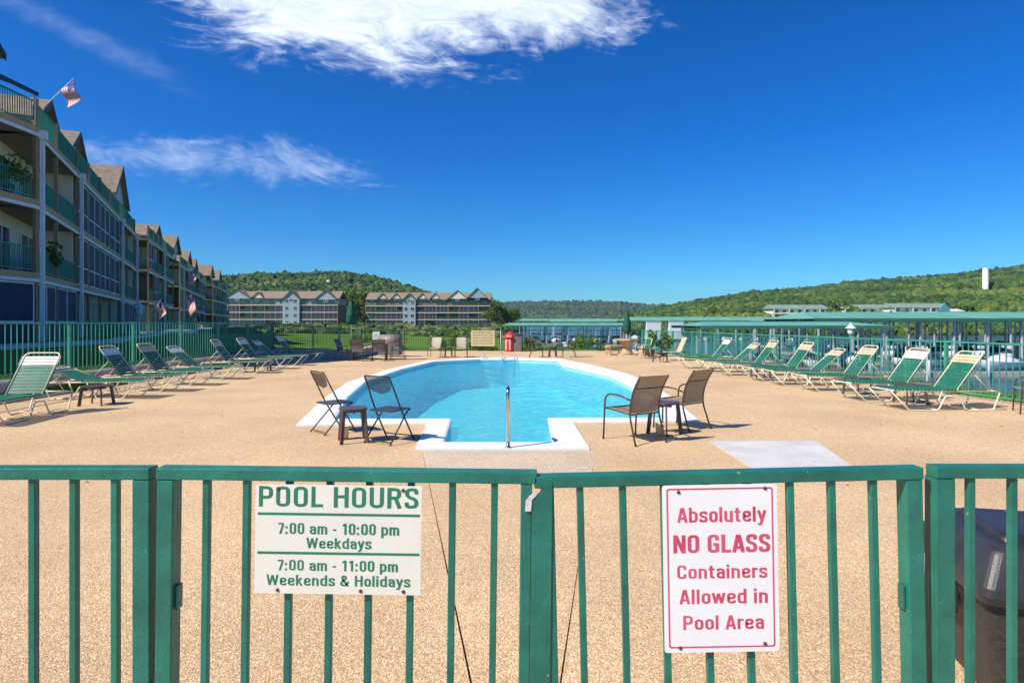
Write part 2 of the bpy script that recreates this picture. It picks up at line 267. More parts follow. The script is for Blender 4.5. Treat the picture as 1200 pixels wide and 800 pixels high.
# ------------------------------------------------------------------ mesh helpers
class MB:
    def __init__(s): s.v = []; s.f = []; s.mi = []; s.sm = []; s.m = 0; s.T = None; s.smooth = False
    def add(s, vs, fs, smooth=None):
        o = len(s.v)
        if s.T is not None: vs = [s.T @ Vector(p) for p in vs]
        s.v += [tuple(p) for p in vs]; s.f += [tuple(i+o for i in f) for f in fs]
        s.mi += [s.m]*len(fs); s.sm += [s.smooth if smooth is None else smooth]*len(fs); return s
    def box(s, x0, x1, y0, y1, z0, z1):
        return s.add([(x0,y0,z0),(x1,y0,z0),(x1,y1,z0),(x0,y1,z0),(x0,y0,z1),(x1,y0,z1),(x1,y1,z1),(x0,y1,z1)],
                     [(0,3,2,1),(4,5,6,7),(0,1,5,4),(1,2,6,5),(2,3,7,6),(3,0,4,7)])
    def cb(s, c, sx, sy, sz): return s.box(c[0]-sx/2, c[0]+sx/2, c[1]-sy/2, c[1]+sy/2, c[2]-sz/2, c[2]+sz/2)
    def beam(s, p, q, w_, h_, up=(0,0,1)):
        p = Vector(p); q = Vector(q); d = (q-p).normalized(); upv = Vector(up)
        if abs(d.dot(upv)) > 0.99: upv = Vector((0,1,0))
        a = d.cross(upv).normalized(); b = a.cross(d).normalized()
        pts = [c + a*sx*w_/2 + b*sz*h_/2 for c in (p, q) for sx, sz in ((-1,-1),(1,-1),(1,1),(-1,1))]
        return s.add(pts, [(0,3,2,1),(4,5,6,7),(0,1,5,4),(1,2,6,5),(2,3,7,6),(3,0,4,7)][::1])
    def tube(s, pts, r, n=8, closed=False, caps=True):
        P = [Vector(p) for p in pts]; k = len(P); rings = []; prev = None
        rr = r if isinstance(r, (list, tuple)) else [r]*k
        for i in range(k):
            a = P[(i-1) % k] if (closed or i > 0) else P[i]; b = P[(i+1) % k] if (closed or i < k-1) else P[i]
            d = (b-a).normalized()
            if prev is None:
                u_ = d.cross(Vector((0,0,1)));
                if u_.length < .05: u_ = d.cross(Vector((0,1,0)))
            else: u_ = prev - d*prev.dot(d)
            u_.normalize(); prev = u_; w_ = d.cross(u_)
            rings.append([P[i] + (u_*math.cos(2*math.pi*j/n) + w_*math.sin(2*math.pi*j/n))*rr[i] for j in range(n)])
        vs = [p for rg in rings for p in rg]; fs = []
        for i in range(k if closed else k-1):
            a = i*n; b = ((i+1) % k)*n
            for j in range(n): fs.append((a+j, a+(j+1) % n, b+(j+1) % n, b+j))
        if caps and not closed: fs.append(tuple(range(n))[::-1]); fs.append(tuple((k-1)*n+j for j in range(n)))
        return s.add(vs, fs, True)
    def lathe(s, prof, n=16, c=(0,0,0), smooth=True):
        vs = [(c[0]+r*math.cos(2*math.pi*j/n), c[1]+r*math.sin(2*math.pi*j/n), c[2]+z) for r, z in prof for j in range(n)]
        fs = [(i*n+j, i*n+(j+1) % n, (i+1)*n+(j+1) % n, (i+1)*n+j) for i in range(len(prof)-1) for j in range(n)]
        if prof[0][0] > 1e-4: fs.append(tuple(range(n))[::-1])
        if prof[-1][0] > 1e-4: fs.append(tuple((len(prof)-1)*n+j for j in range(n)))
        return s.add(vs, fs, smooth)
    def prism(s, poly, z0, z1, top=True, bottom=True):
        n = len(poly); A = sum(poly[i][0]*poly[(i+1)%n][1]-poly[(i+1)%n][0]*poly[i][1] for i in range(n))
        if A < 0: poly = poly[::-1]
        vs = [(x, y, z0) for x, y in poly] + [(x, y, z1) for x, y in poly]
        fs = [(i, (i+1) % n, n+(i+1) % n, n+i) for i in range(n)]
        tri = tessellate_polygon([[Vector((x, y, 0)) for x, y in poly]])
        for t in tri:
            a = [Vector((poly[i][0], poly[i][1], 0)) for i in t]
            if (a[1]-a[0]).cross(a[2]-a[0]).z < 0: t = t[::-1]
            if top: fs.append(tuple(n+i for i in t))
            if bottom: fs.append(tuple(t[::-1]))
        return s.add(vs, fs)
    def mesh(s, name, mats):
        me = bpy.data.meshes.new(name); me.from_pydata(s.v, [], s.f)
        for m in (mats if isinstance(mats, (list, tuple)) else [mats]): me.materials.append(m)
        me.polygons.foreach_set('material_index', s.mi); me.polygons.foreach_set('use_smooth', s.sm); me.update(); return me
    def build(s, name, mats, parent=None, loc=(0,0,0), bevel=0):
        o = bpy.data.objects.new(name, s.mesh(name, mats)); COL.objects.link(o); o.location = loc
        if parent: o.parent = parent
        if bevel:
            b = o.modifiers.new('bevel', 'BEVEL'); b.width = bevel; b.segments = 2; b.limit_method = 'ANGLE'
        return o
def obj(name, me, parent=None, loc=(0,0,0), rot=(0,0,0)):
    o = bpy.data.objects.new(name, me); COL.objects.link(o); o.parent = parent; o.location = loc; o.rotation_euler = rot; return o
def tag(o, label, cat, group=None, kind=None):
    if label: o['label'] = label
    if cat: o['category'] = cat
    if group: o['group'] = group
    if kind: o['kind'] = kind
    return o
def thing(name, label, cat, loc=(0,0,0), rz=0.0, group=None):
    o = bpy.data.objects.new(name, None); COL.objects.link(o); o.location = loc; o.rotation_euler = (0, 0, rz)
    o.empty_display_size = 0.2
    return tag(o, label, cat, group)
def struct(o): o['kind'] = 'structure'; return o
KIDS = {}
def kids(o):
    return [c for c in COL.objects if c.parent is o]
def copy_tree(o, parent=None):
    c = o.copy(); COL.objects.link(c); c.parent = parent
    for ch in KIDS.get(o.name, ()): copy_tree(ch, c)
    return c
def register(o):                      # remember a prototype's tree so copying it is quick
    allo = [x for x in COL.objects if x.parent]
    def rec(p):
        KIDS[p.name] = [x for x in allo if x.parent is p]
        for x in KIDS[p.name]: rec(x)
    rec(o)
def place(proto, first, loc, rz, label=None, group=None):
    o = proto if first else copy_tree(proto)
    o.location = loc; o.rotation_euler = (0, 0, rz)
    if label: o['label'] = label
    if group: o['group'] = group
    return o
def ss(a, b, x):
    t = max(0.0, min(1.0, (x-a)/(b-a))); return t*t*(3-2*t)
def np_mesh(name, V, F, mats, tint=None, smooth=False):
    me = bpy.data.meshes.new(name); nv, nf = len(V), len(F); k = F.shape[1]
    me.vertices.add(nv); me.vertices.foreach_set('co', V.astype(np.float32).ravel())
    me.loops.add(nf*k); me.loops.foreach_set('vertex_index', F.astype(np.int32).ravel())
    me.polygons.add(nf); me.polygons.foreach_set('loop_start', np.arange(0, nf*k, k, dtype=np.int32))
    me.polygons.foreach_set('use_smooth', np.full(nf, smooth))
    if tint is not None:
        a = me.attributes.new('tint', 'FLOAT', 'POINT'); a.data.foreach_set('value', tint.astype(np.float32))
    me.materials.append(mats); me.update(calc_edges=True); me.validate(); return me

# ------------------------------------------------------------------ terrain
def fence_r(y): return 9.9 - 0.113*(y-11.3)                # right fence line x at depth y
def shore(y):
    if y < 30: return fence_r(y)+1.9
    if y < 42: return fence_r(30)+1.9 - (fence_r(30)-.1)*(y-30)/12
    if y < 62: return 2.0 - 3.0*(y-42)/20
    return -1.0 - 0.017*(y-62)
def ground(x, y):
    deck = (-10.35 < x < fence_r(y)+0.35 and y < 34.2)
    if deck: 
        if x < -7.0 and y > 26.3: return 0.38
        return -0.20
    h = 0.0
    if x < -6:
        side = ss(0, 7, -10.4-x)*0.45
        back = 1 - ss(27, 36, y)*0.55*ss(-16, -8, x) - ss(40, 75, y)*0.75
        h = (0.38 + side)*max(back, 0.12)
    if y > 52: h += 0.62*ss(56, 98, y)*(1-ss(104, 150, y)) 
    if y > 150: h += 0.1
    s = x - shore(y)
    if s > 0: h = h - 0.85*s
    return max(h, -6.0)
xs = sorted(set([-10.42, -10.38, -10.30, -6.95, -7.05] + list(np.arange(-34, 24, 0.75)) + list(np.arange(-240, -34, 8)) + [24, 40]))
ys = sorted(set([26.25, 26.35, 34.1, 34.3] + list(np.arange(-14, 66, 0.75)) + list(np.arange(66, 130, 4)) + list(np.arange(130, 330, 20))))
V = np.array([(x, y, ground(x, y)) for y in ys for x in xs]); nx = len(xs)
F = np.array([(j*nx+i, j*nx+i+1, (j+1)*nx+i+1, (j+1)*nx+i) for j in range(len(ys)-1) for i in range(nx-1)
              if not (xs[i+1] > -4.7 and xs[i] < 3.9 and ys[j+1] > 7.3 and ys[j] < 27.5)])   # open under the pool shell
struct(obj('lawn', np_mesh('lawn', V, F, GRASS, smooth=True)))
mb = MB(); mb.add([(-9000,-3000,-3),(9000,-3000,-3),(9000,12000,-3),(-9000,12000,-3)], [(0,1,2,3)])
struct(mb.build('lake_water', LAKEW))

# ------------------------------------------------------------------ pool and deck
OUT = [(-1.23,7.5),(-1.34,9.4),(-3.35,9.2),(-3.95,12.5),(-4.4,16.0),(-4.2,20.5),(-3.55,25.0),(-1.6,27.0),(.2,27.2),(2.1,26.4),(3.05,22.3),(3.62,18.5),(3.6,15.5),(3.4,12.5),(3.03,9.62),(.98,9.5),(.99,7.5)]
INN = [(-.92,7.94),(-1.01,9.87),(-2.95,9.87),(-3.52,12.7),(-3.98,16.2),(-3.8,20.4),(-3.2,24.6),(-1.4,26.1),(.2,26.3),(1.95,25.3),(1.95,22.4),(2.98,18.3),(3.06,15.5),(2.92,12.5),(2.6,9.98),(.61,9.94),(.565,7.92)]
pool = thing('swimming_pool', 'long white edged swimming pool of bright turquoise water with steps in front', 'swimming pool')
mb = MB(); n = len(OUT)
def ringmesh(mb, A, B, za, zb):
    n = len(A); vs = [(x, y, za) for x, y in A] + [(x, y, zb) for x, y in B]
    return mb.add(vs, [(i, n+i, n+(i+1) % n, (i+1) % n) for i in range(n)])
def inset(A, B, t): return [(a[0]+(b[0]-a[0])*t, a[1]+(b[1]-a[1])*t) for a, b in zip(A, B)]
ringmesh(mb, OUT, inset(OUT, INN, .03), -.1, .022); ringmesh(mb, inset(OUT, INN, .03), inset(OUT, INN, .95), .022, .022)
ringmesh(mb, inset(OUT, INN, .95), inset(OUT, INN, 1.04), .022, .010); ringmesh(mb, inset(OUT, INN, 1.04), inset(OUT, INN, 1.04), .010, -.045)
ringmesh(mb, inset(OUT, INN, 1.04), INN, -.045, -.045)
mb.build('coping', COPE, pool)
for a_, b_ in ((OUT[k_], INN[k_]) for k_ in (0, 3, 5, 7, 9, 12, 16)):
    A_ = Vector((*a_, .0226)); B_ = Vector((*b_, .0226)); d_ = (B_-A_).normalized(); nn_ = Vector((-d_.y, d_.x, 0))*.0035; A_ = A_+d_*.02; B_ = B_-d_*.03
    mb = MB(); mb.add([A_-nn_, B_-nn_, B_+nn_, A_+nn_], [(0, 1, 2, 3)]); mb.build('coping_joint', WALLC, pool)
mb = MB(); ringmesh(mb, INN, INN, -.04, -1.25); mb.build('pool_wall', TILE, pool)
mb = MB(); tri = tessellate_polygon([[Vector((x, y, 0)) for x, y in INN]])
mb.add([(x, y, -1.25) for x, y in INN], [t if (Vector(INN[t[1]]).to_3d()-Vector(INN[t[0]]).to_3d()).cross(Vector(INN[t[2]]).to_3d()-Vector(INN[t[0]]).to_3d()).z > 0 else t[::-1] for t in tri])
mb.build('pool_floor', PLAST, pool)
for k, (y1, z1) in enumerate(((8.45, -.38), (8.95, -.66), (9.5, -.94))):
    y0 = (7.93, 8.45, 8.95)[k]
    mb = MB(); mb.box(-.96, .57, y0, y1, -1.24, z1); mb.build('pool_step', PLAST, pool, bevel=.015)
# water surface: fine grid clipped to the pool outline, real ripples
bm = bmesh.new(); vs = [bm.verts.new((x, y, 0)) for x, y in INN]; bm.faces.new(vs)
bmesh.ops.triangulate(bm, faces=bm.faces[:])
for ax, lo, hi in ((0, -4.0, 3.2), (1, 7.9, 26.5)):
    step = .12 if ax == 0 else .12
    c = lo
    while c < hi:
        co = (c, 0, 0) if ax == 0 else (0, c, 0); no_ = (1, 0, 0) if ax == 0 else (0, 1, 0)
        bmesh.ops.bisect_plane(bm, geom=bm.verts[:]+bm.edges[:]+bm.faces[:], plane_co=co, plane_no=no_)
        c += step
from mathutils import noise as mnoise
for v_ in bm.verts:
    x, y = v_.co.x, v_.co.y
    v_.co.z = -.14 + .007*mnoise.noise(Vector((x*2.1, y*2.1, .3))) + .005*mnoise.noise(Vector((x*5.2, y*4.6, 2.3)))
bm.faces.ensure_lookup_table(); bm.normal_update()
if bm.faces[0].normal.z < 0: bmesh.ops.reverse_faces(bm, faces=bm.faces[:])
me = bpy.data.meshes.new('pool_water'); bm.to_mesh(me); bm.free()
me.polygons.foreach_set('use_smooth', [True]*len(me.polygons)); me.materials.append(POOLW)
obj('water_surface', me, pool)

# deck slabs: left, right and the wedge in front of the steps; joints are real gaps
G_ = .0011
def jl(y): return -.17 - .198*(y-2.65)
def jr(y): return .246 + .165*(y-2.65)
deckT = 0.0
left = [(-10.35, -8), (0.03-G_, -8), (0.03-G_, 1.55), (jl(7.5)-G_, 7.5), OUT[0], OUT[1], OUT[2], OUT[3], OUT[4], OUT[5], OUT[6], OUT[7], (-1.6, 34.0), (-7.0, 34.0), (-7.0, 26.3), (-10.35, 26.3)]
left[4] = (OUT[0][0], 7.5)
right = [(0.03+G_, -8), (fence_r(-8)+.3, -8), (fence_r(34)+.3, 34.0), (-1.6+2*G_, 34.0), (-1.6+2*G_, 27.0), OUT[8], OUT[9], OUT[10], OUT[11], OUT[12], OUT[13], OUT[14], OUT[15], OUT[16], (jr(7.5)+G_, 7.5), (0.03+G_, 1.55)]
wedge_a = [(0.03, 1.62), (jr(6.35)-G_, 6.35), (jl(6.35)+G_, 6.35)]
wedge_b = [(jl(6.36)+G_, 6.36), (jr(6.36)-G_, 6.36), (jr(7.49)-G_, 7.49), (jl(7.49)+G_, 7.49)]
dk = thing('pool_deck', None, None); struct(dk)
for nm, poly, m in (('deck_slab', left, DECK), ('deck_slab', right, DECK), ('deck_slab', wedge_a, DECK), ('deck_slab', wedge_b, DECKP)):
    mb = MB(); mb.prism(poly, -.12, 0.0); mb.build(nm, m, dk)
mb = MB(); mb.prism([(2.64, 6.35), (3.72, 6.35), (4.10, 8.06), (2.66, 8.06)], -.1, .006); mb.build('concrete_patch', CONC, dk)
mb = MB(); mb.box(-11, 12, -8.5, 7.45, -.16, -.121); mb.build('deck_base', STONE, dk)
# low retaining wall on the left and behind
rw = thing('retaining_wall', 'low concrete retaining wall under the left fence beside the green loungers', 'wall')
mb = MB(); mb.box(-10.55, -10.352, -7.9, 26.1, -.2, .36); mb.build('wall_run', WALLC, rw)
mb = MB(); mb.box(-10.552, -7.22, 26.1, 26.3, -.2, .355); mb.build('wall_run', WALLC, rw)
mb = MB(); mb.box(-7.22, -7.02, 26.1, 34.0, -.2, .35); mb.build('wall_run', WALLC, rw)
mb = MB(); mb.box(-10.60, -10.32, -7.9, 26.07, .364, .41); mb.build('wall_cap', CONC, rw, bevel=.008)
mb = MB(); mb.box(-10.60, -7.24, 26.075, 26.33, .364, .41); mb.build('wall_cap', CONC, rw, bevel=.008)
mb = MB(); mb.box(-7.24, -6.98, 26.08, 34.0, .36, .405); mb.build('wall_cap', CONC, rw, bevel=.008)

# ------------------------------------------------------------------ near fence and gate
SC = .002464; FY = 1.725; TOPZ = 1.172
def fx(px): return (px-600)*SC
PK = MB(); PK.box(-.0098, .0098, 0, .0196, 0, 1); 
def section(name, label, x0, x1, pickets, stiles, z_l=TOPZ, tilt=0.0, pivot=None, rail=(None, None), y=FY, cat='fence'):
    px = pivot if pivot is not None else x0
    t = thing(name, label, cat, (px, y, 0)); t.rotation_euler = (0, tilt, 0)
    r0, r1 = (rail[0] if rail[0] is not None else x0)-px, (rail[1] if rail[1] is not None else x1)-px
    mb = MB(); mb.box(r0, r1, -.002, .045, z_l-.034, z_l); mb.build('top_rail', GREEN, t, bevel=.003)
    mb = MB(); mb.box(x0-px+.04, x1-px-.04, .003, .030, .12, .155); mb.build('bottom_rail', GREEN, t, bevel=.002)
    pm = MB(); pm.box(-.0098, .0098, .0055, .0252, .09, z_l-.0345); pme = pm.mesh('picket', GREEN)
    for p in pickets:
        o = obj('picket', pme, t, (p-px + random.uniform(-.0007, .0007), 0, 0))
        b = o.modifiers.new('bevel', 'BEVEL'); b.width = .0022; b.segments = 2
    for (a, b_, bot) in stiles:
        mb = MB(); mb.box(a-px, b_-px, 0, .050, bot, z_l-.0345); mb.build('post' if cat == 'fence' else 'stile', GREEN, t, bevel=.003)
    return t
section('iron_fence', 'green picket fence panel left of the pool gates, nearest the camera', -10.3, fx(175), [fx(34.5+48.6*k) for k in range(2, -76, -1)], [(fx(154.5), fx(174.5), 0), (-3.55, -3.50, 0), (-5.99, -5.94, 0), (-8.4, -8.35, 0)], TOPZ+.008)
gl_ = section('gate', 'green metal gate leaf carrying the pool hours sign', fx(178), fx(641), [fx(p) for p in (234.5, 281.5, 332, 380, 426.5, 475.5, 524.5, 574)], [(fx(178), fx(197), .06), (fx(605), fx(618), .06)], TOPZ+.009, R(.70), fx(178), (fx(177), fx(624)), cat='gate')
gr_ = section('gate', 'green metal gate leaf carrying the red no glass sign', fx(645), fx(1093), [fx(p) for p in (691, 741, 790, 840, 888.5, 938.5, 987.5, 1036.5)], [(fx(645), fx(660), .06), (fx(1073.5), fx(1092.5), .06)], TOPZ+.010, R(-1.35), fx(1094.5), (fx(637), fx(1093.5)), cat='gate')
section('iron_fence', 'green picket fence panel right of the gates in front of the dark bin', fx(1097), 10.9, [fx(1141.5+49.6*k) for k in range(0, 80)], [(fx(1097), fx(1120), 0), (3.7, 3.75, 0), (6.1, 6.15, 0), (8.5, 8.55, 0)], TOPZ+.012)
for (gate_, xx, zz) in ((gl_, fx(199.5)-fx(178), .80), (gl_, fx(199.5)-fx(178), .25), (gr_, fx(1071)-fx(1094.5), .80), (gr_, fx(1071)-fx(1094.5), .25)):
    mb = MB(); mb.box(xx-.003, xx+.0045, .014, .040, zz-.035, zz+.035); mb.build('hinge', GREEN, gate_, bevel=.0015)
# latch plate on the left leaf, its curved top
mb = MB(); pts = [(0, -.02), (.0, 0)] 
x0, x1 = fx(618)-fx(178), fx(641.5)-fx(178); zt = TOPZ-.016
prof = [(x0, .1), (x1, .1), (x1, zt-.002), (x1-.012, zt-.006), (x1-.026, zt-.018), (x1-.04, zt-.034), (x0, zt-.055)]
n = len(prof); vs = [(x, -.004, z) for x, z in prof] + [(x, .0, z) for x, z in prof]
mb.add(vs, [tuple(range(n)), tuple(range(n, 2*n))[::-1]] + [(i, n+i, n+(i+1) % n, (i+1) % n) for i in range(n)])
mb.build('latch_plate', GREEN, gl_)
mb = MB(); a0 = fx(610)-fx(178)
prof = [(a0, zt-.085), (a0+.017, zt-.085), (a0+.019, zt-.052), (a0+.034, zt-.034), (a0+.028, zt-.031), (a0+.012, zt-.042), (a0+.001, zt-.058)]
n = len(prof); vs = [(x, -.0065, z) for x, z in prof] + [(x, -.0005, z) for x, z in prof]
mb.add(vs, [tuple(range(n)), tuple(range(n, 2*n))[::-1]] + [(i, n+i, n+(i+1) % n, (i+1) % n) for i in range(n)])
mb.build('worn_latch', WHITEW, gl_)
# signs
GL = {  # condensed bold sans: advance, strokes (centre lines, cap height 1); 'o' marks a closed stroke, trailing r the corner radius
'P': (.60, [[(.1,0),(.1,1)], [(.1,.92),(.47,.92),(.47,.45),(.1,.45)]]), 'O': (.62, ['o', [(.1,.08),(.47,.08),(.47,.92),(.1,.92)]]), '0': (.56, ['o', [(.1,.08),(.42,.08),(.42,.92),(.1,.92)]]),
'L': (.50, [[(.1,1),(.1,.0)], [(.1,.08),(.46,.08)]]), 'H': (.64, [[(.1,0),(.1,1)], [(.5,0),(.5,1)], [(.1,.53),(.5,.53)]]), 'U': (.62, [[(.1,1),(.1,.08),(.48,.08),(.48,1)]]),
'R': (.62, [[(.1,0),(.1,1)], [(.1,.92),(.46,.92),(.46,.50),(.1,.50)], [(.33,.50),(.49,0)]]), 'S': (.58, [[(.44,.70),(.44,.92),(.10,.92),(.10,.57),(.45,.44),(.45,.08),(.09,.08),(.09,.30)]]),
'A': (.60, [[(.07,0),(.265,.98)], [(.305,.98),(.50,0)], [(.15,.27),(.42,.27)]]), 'W': (.90, [[(.07,1),(.235,.02)], [(.235,.02),(.43,.95)], [(.43,.95),(.625,.02)], [(.625,.02),(.79,1)]]),
'N': (.64, [[(.1,0),(.1,1)], [(.12,.98),(.48,.02)], [(.5,0),(.5,1)]]), 'G': (.62, [[(.46,.68),(.46,.92),(.1,.92),(.1,.08),(.46,.08),(.46,.30)], [(.47,.05),(.47,.50)], [(.28,.46),(.50,.46)]]),
'C': (.60, [[(.46,.66),(.46,.92),(.1,.92),(.1,.08),(.46,.08),(.46,.34)]]), '7': (.52, [[(.05,.92),(.44,.92)], [(.42,.88),(.20,0)]]), '1': (.46, [[(.27,0),(.27,1)], [(.24,.93),(.07,.80)]]),
':': (.28, [[(.1,.0),(.1,.19)], [(.1,.50),(.1,.69)]]), '-': (.36, [[(.03,.40),(.28,.40)]]), ' ': (.26, []),
'a': (.53, [[(.1,.52),(.1,.66),(.41,.66),(.41,.0)], [(.41,.41),(.1,.41),(.1,.075),(.41,.075)]]), 'm': (.80, [[(.1,0),(.1,.74)], [(.1,.655),(.37,.655),(.37,0)], [(.37,.655),(.66,.655),(.66,0)]]),
'p': (.56, [[(.1,-.24),(.1,.74)], [(.1,.66),(.43,.66),(.43,.08),(.1,.08)]]), 'e': (.54, [[(.1,.37),(.42,.37),(.42,.66),(.1,.66),(.1,.08),(.42,.08),(.42,.22)]]),
'k': (.54, [[(.1,0),(.1,1)], [(.42,.74),(.14,.36)], [(.21,.42),(.44,0)]]), 'd': (.56, [[(.43,0),(.43,1)], [(.43,.66),(.1,.66),(.1,.08),(.43,.08)]]), 'b': (.56, [[(.1,0),(.1,1)], [(.1,.66),(.43,.66),(.43,.08),(.1,.08)]]),
'y': (.52, [[(.07,.74),(.26,.04)], [(.43,.74),(.22,-.08),(.17,-.19),(.03,-.18)]]), 's': (.51, [[(.39,.52),(.39,.665),(.09,.665),(.09,.43),(.40,.32),(.40,.075),(.08,.075),(.08,.23)]]),
'n': (.56, [[(.1,0),(.1,.74)], [(.1,.655),(.42,.655),(.42,0)]]), '&': (.70, [[(.58,0),(.16,.66),(.16,.93),(.40,.93),(.40,.68),(.09,.38),(.09,.075),(.42,.075),(.58,.44)]]),
'i': (.24, [[(.1,0),(.1,.74)], [(.1,.83),(.1,1)]]), 'l': (.24, [[(.1,0),(.1,1)]]), 'o': (.54, ['o', [(.1,.08),(.42,.08),(.42,.66),(.1,.66)]]), 'u': (.56, [[(.1,.74),(.1,.08),(.42,.08)], [(.42,0),(.42,.74)]]),
't': (.40, [[(.15,.93),(.15,.08),(.34,.08)], [(.0,.67),(.33,.67)]]), 'w': (.76, [[(.06,.74),(.20,.03)], [(.20,.03),(.36,.70)], [(.36,.70),(.52,.03)], [(.52,.03),(.66,.74)]]), 'r': (.38, [[(.1,0),(.1,.74)], [(.1,.60),(.16,.655),(.36,.655)]]),
}
def stroke_font(body, bold, q=1.0):
    V, F = [], []; x0 = 0; lay = 0
    for ch in body:
        adv, st = GL[ch]; closed = False
        for p in st:
            if p == 'o': closed = True; continue
            pts = [Vector((q[0]+x0, q[1])) for q in p]; k = len(pts); o_ = []
            rng_ = range(k) if closed else range(1, k-1)
            if not closed: o_.append(pts[0])
            for i in rng_:
                a_, b_, c_ = pts[(i-1) % k], pts[i], pts[(i+1) % k]
                r_ = min(.17, (a_-b_).length*.48, (c_-b_).length*.48); P_ = b_+(a_-b_).normalized()*r_; Q_ = b_+(c_-b_).normalized()*r_
                for j in range(6):
                    t_ = j/5; o_.append(P_*(1-t_)**2+b_*2*t_*(1-t_)+Q_*t_*t_)
            if not closed: o_.append(pts[-1])
            n_ = len(o_); base = len(V); lay += 1
            for i in range(n_):
                a_ = o_[(i-1) % n_] if (closed or i) else o_[i]; c_ = o_[(i+1) % n_] if (closed or i < n_-1) else o_[i]
                d_ = (c_-a_); d_ = d_.normalized() if d_.length > 1e-6 else Vector((1, 0)); nrm = Vector((-d_.y, d_.x))
                hw = (.070*(1-abs(d_.y))+.096/q*abs(d_.y))*bold
                for sg in (-1, 1): qq = o_[i]+nrm*hw*sg; V.append((qq.x, -.00002*lay, qq.y))
            for i in range(n_ if closed else n_-1):
                A_, B_ = base+2*i, base+2*((i+1) % n_); F.append((A_, A_+1, B_+1, B_))
        x0 += adv+.035
    return V, F
def text_part(body, x0, x1, zb, zt_, m, parent, y=-.0019, bold=1.0, cap=True):
    V, F = stroke_font(body, bold); q = (x1-x0)/(max(v_[0] for v_ in V)-min(v_[0] for v_ in V))/(zt_-zb)
    V, F = stroke_font(body, bold, q); mn, mx = min(v_[0] for v_ in V), max(v_[0] for v_ in V)
    V = [((v_[0]-mn)/(mx-mn)*(x1-x0)+x0, v_[1], zb+v_[2]*(zt_-zb)) for v_ in V]
    me = bpy.data.meshes.new('lettering'); me.from_pydata(V, [], F); me.materials.append(m); me.update()
    return obj('lettering', me, parent, (0, y, 0))
def sheet(parent, w_, h_, m, name='panel', r=.0):
    mb = MB(); mb.box(0, w_, -.0015, .0, -h_, 0); return mb.build(name, m, parent)
s1 = thing('sign', 'cream POOL HOURS sign with green lettering fixed to the left gate leaf', 'sign', (fx(301), FY-.006, 1.6-188*SC)); s1.rotation_euler = (0, R(.85), 0)
W1, H1 = 194*SC, 127*SC
sheet(s1, W1, H1, SIGNW)
Sx = lambda px: (px-301)*SC
Sz = lambda py: -(py-566)*SC
for (t_, a, b, zb, zt_, bo) in (('POOL HOURS', 305, 491, 592, 568, 1.0), ('7:00 am - 10:00 pm', 328, 469, 623.5, 610.5, 1.0), ('Weekdays', 361, 437, 640, 627.5, 1.0),
                              ('7:00 am - 11:00 pm', 328, 468, 666, 653.5, 1.0), ('Weekends & Holidays', 315, 483, 683.5, 671, 1.0)):
    text_part(t_, Sx(a), Sx(b), Sz(zb), Sz(zt_), INKG, s1, bold=bo)
for zc in (600.2, 645.6):
    mb = MB(); mb.box(Sx(304), Sx(493), -.0022, -.0016, Sz(zc+1.4), Sz(zc-1.4)); mb.build('ruled_line', INKG, s1)
for (a, b) in ((327, 571), (473, 571), (328, 689), (425, 689), (475, 689)):
    mb = MB(); mb.T = Matrix.Translation((Sx(a), -.0015, Sz(b))) @ Matrix.Rotation(R(90), 4, 'X'); mb.lathe([(.0055, 0), (.005, .002), (.002, .0035), (0, .0036)], 10); mb.build('screw', RUST, s1)
s2 = thing('sign', 'white sign in red lettering, Absolutely NO GLASS, on the right gate leaf', 'sign', (fx(775), FY-.006, 1.6-190*SC)); s2.rotation_euler = (0, R(-1.0), 0)
W2, H2 = 134*SC, 195*SC
def rounded(x0, x1, z0, z1, r, n=5):
    p = []
    for cx, cz, a0 in ((x1-r, z1-r, 0), (x0+r, z1-r, 90), (x0+r, z0+r, 180), (x1-r, z0+r, 270)):
        for i in range(n+1):
            a = R(a0+90*i/n); p.append((cx+r*math.cos(a), cz+r*math.sin(a)))
    return p
mb = MB(); mb.T = Matrix.Rotation(R(90), 4, 'X'); mb.prism(rounded(0, W2, -H2, 0, .008), 0, .0015); mb.build('panel', SIGNW2, s2)
mb = MB(); A_ = rounded(.012, W2-.012, -H2+.013, -.009, .008); B_ = rounded(.0165, W2-.0165, -H2+.0175, -.0135, .005)
n = len(A_); mb.add([(x, -.0019, z) for x, z in A_] + [(x, -.0019, z) for x, z in B_], [(i, n+i, n+(i+1) % n, (i+1) % n) for i in range(n)]); mb.build('red_border', INKR, s2)
Sx = lambda px: (px-775)*SC
Sz = lambda py: -(py-568)*SC
for (t_, a, b, zb, zt_, bo) in (('Absolutely', 792, 896, 611.5, 594, 1.0), ('NO GLASS', 787, 900, 647, 626, 1.12), ('Containers', 791, 896, 677, 661, 1.0),
                              ('Allowed in', 793, 896, 706.5, 689.5, 1.0), ('Pool Area', 797, 891, 736.5, 720, 1.0)):
    text_part(t_, Sx(a), Sx(b), Sz(zb), Sz(zt_), INKR, s2, bold=bo)
for (a, b) in ((794, 576), (895, 573), (793, 757.5), (892, 754)):
    mb = MB(); mb.T = Matrix.Translation((Sx(a), -.0015, Sz(b))) @ Matrix.Rotation(R(90), 4, 'X'); mb.lathe([(.0055, 0), (.005, .002), (.002, .0035), (0, .0036)], 10); mb.build('screw', RUST, s2)

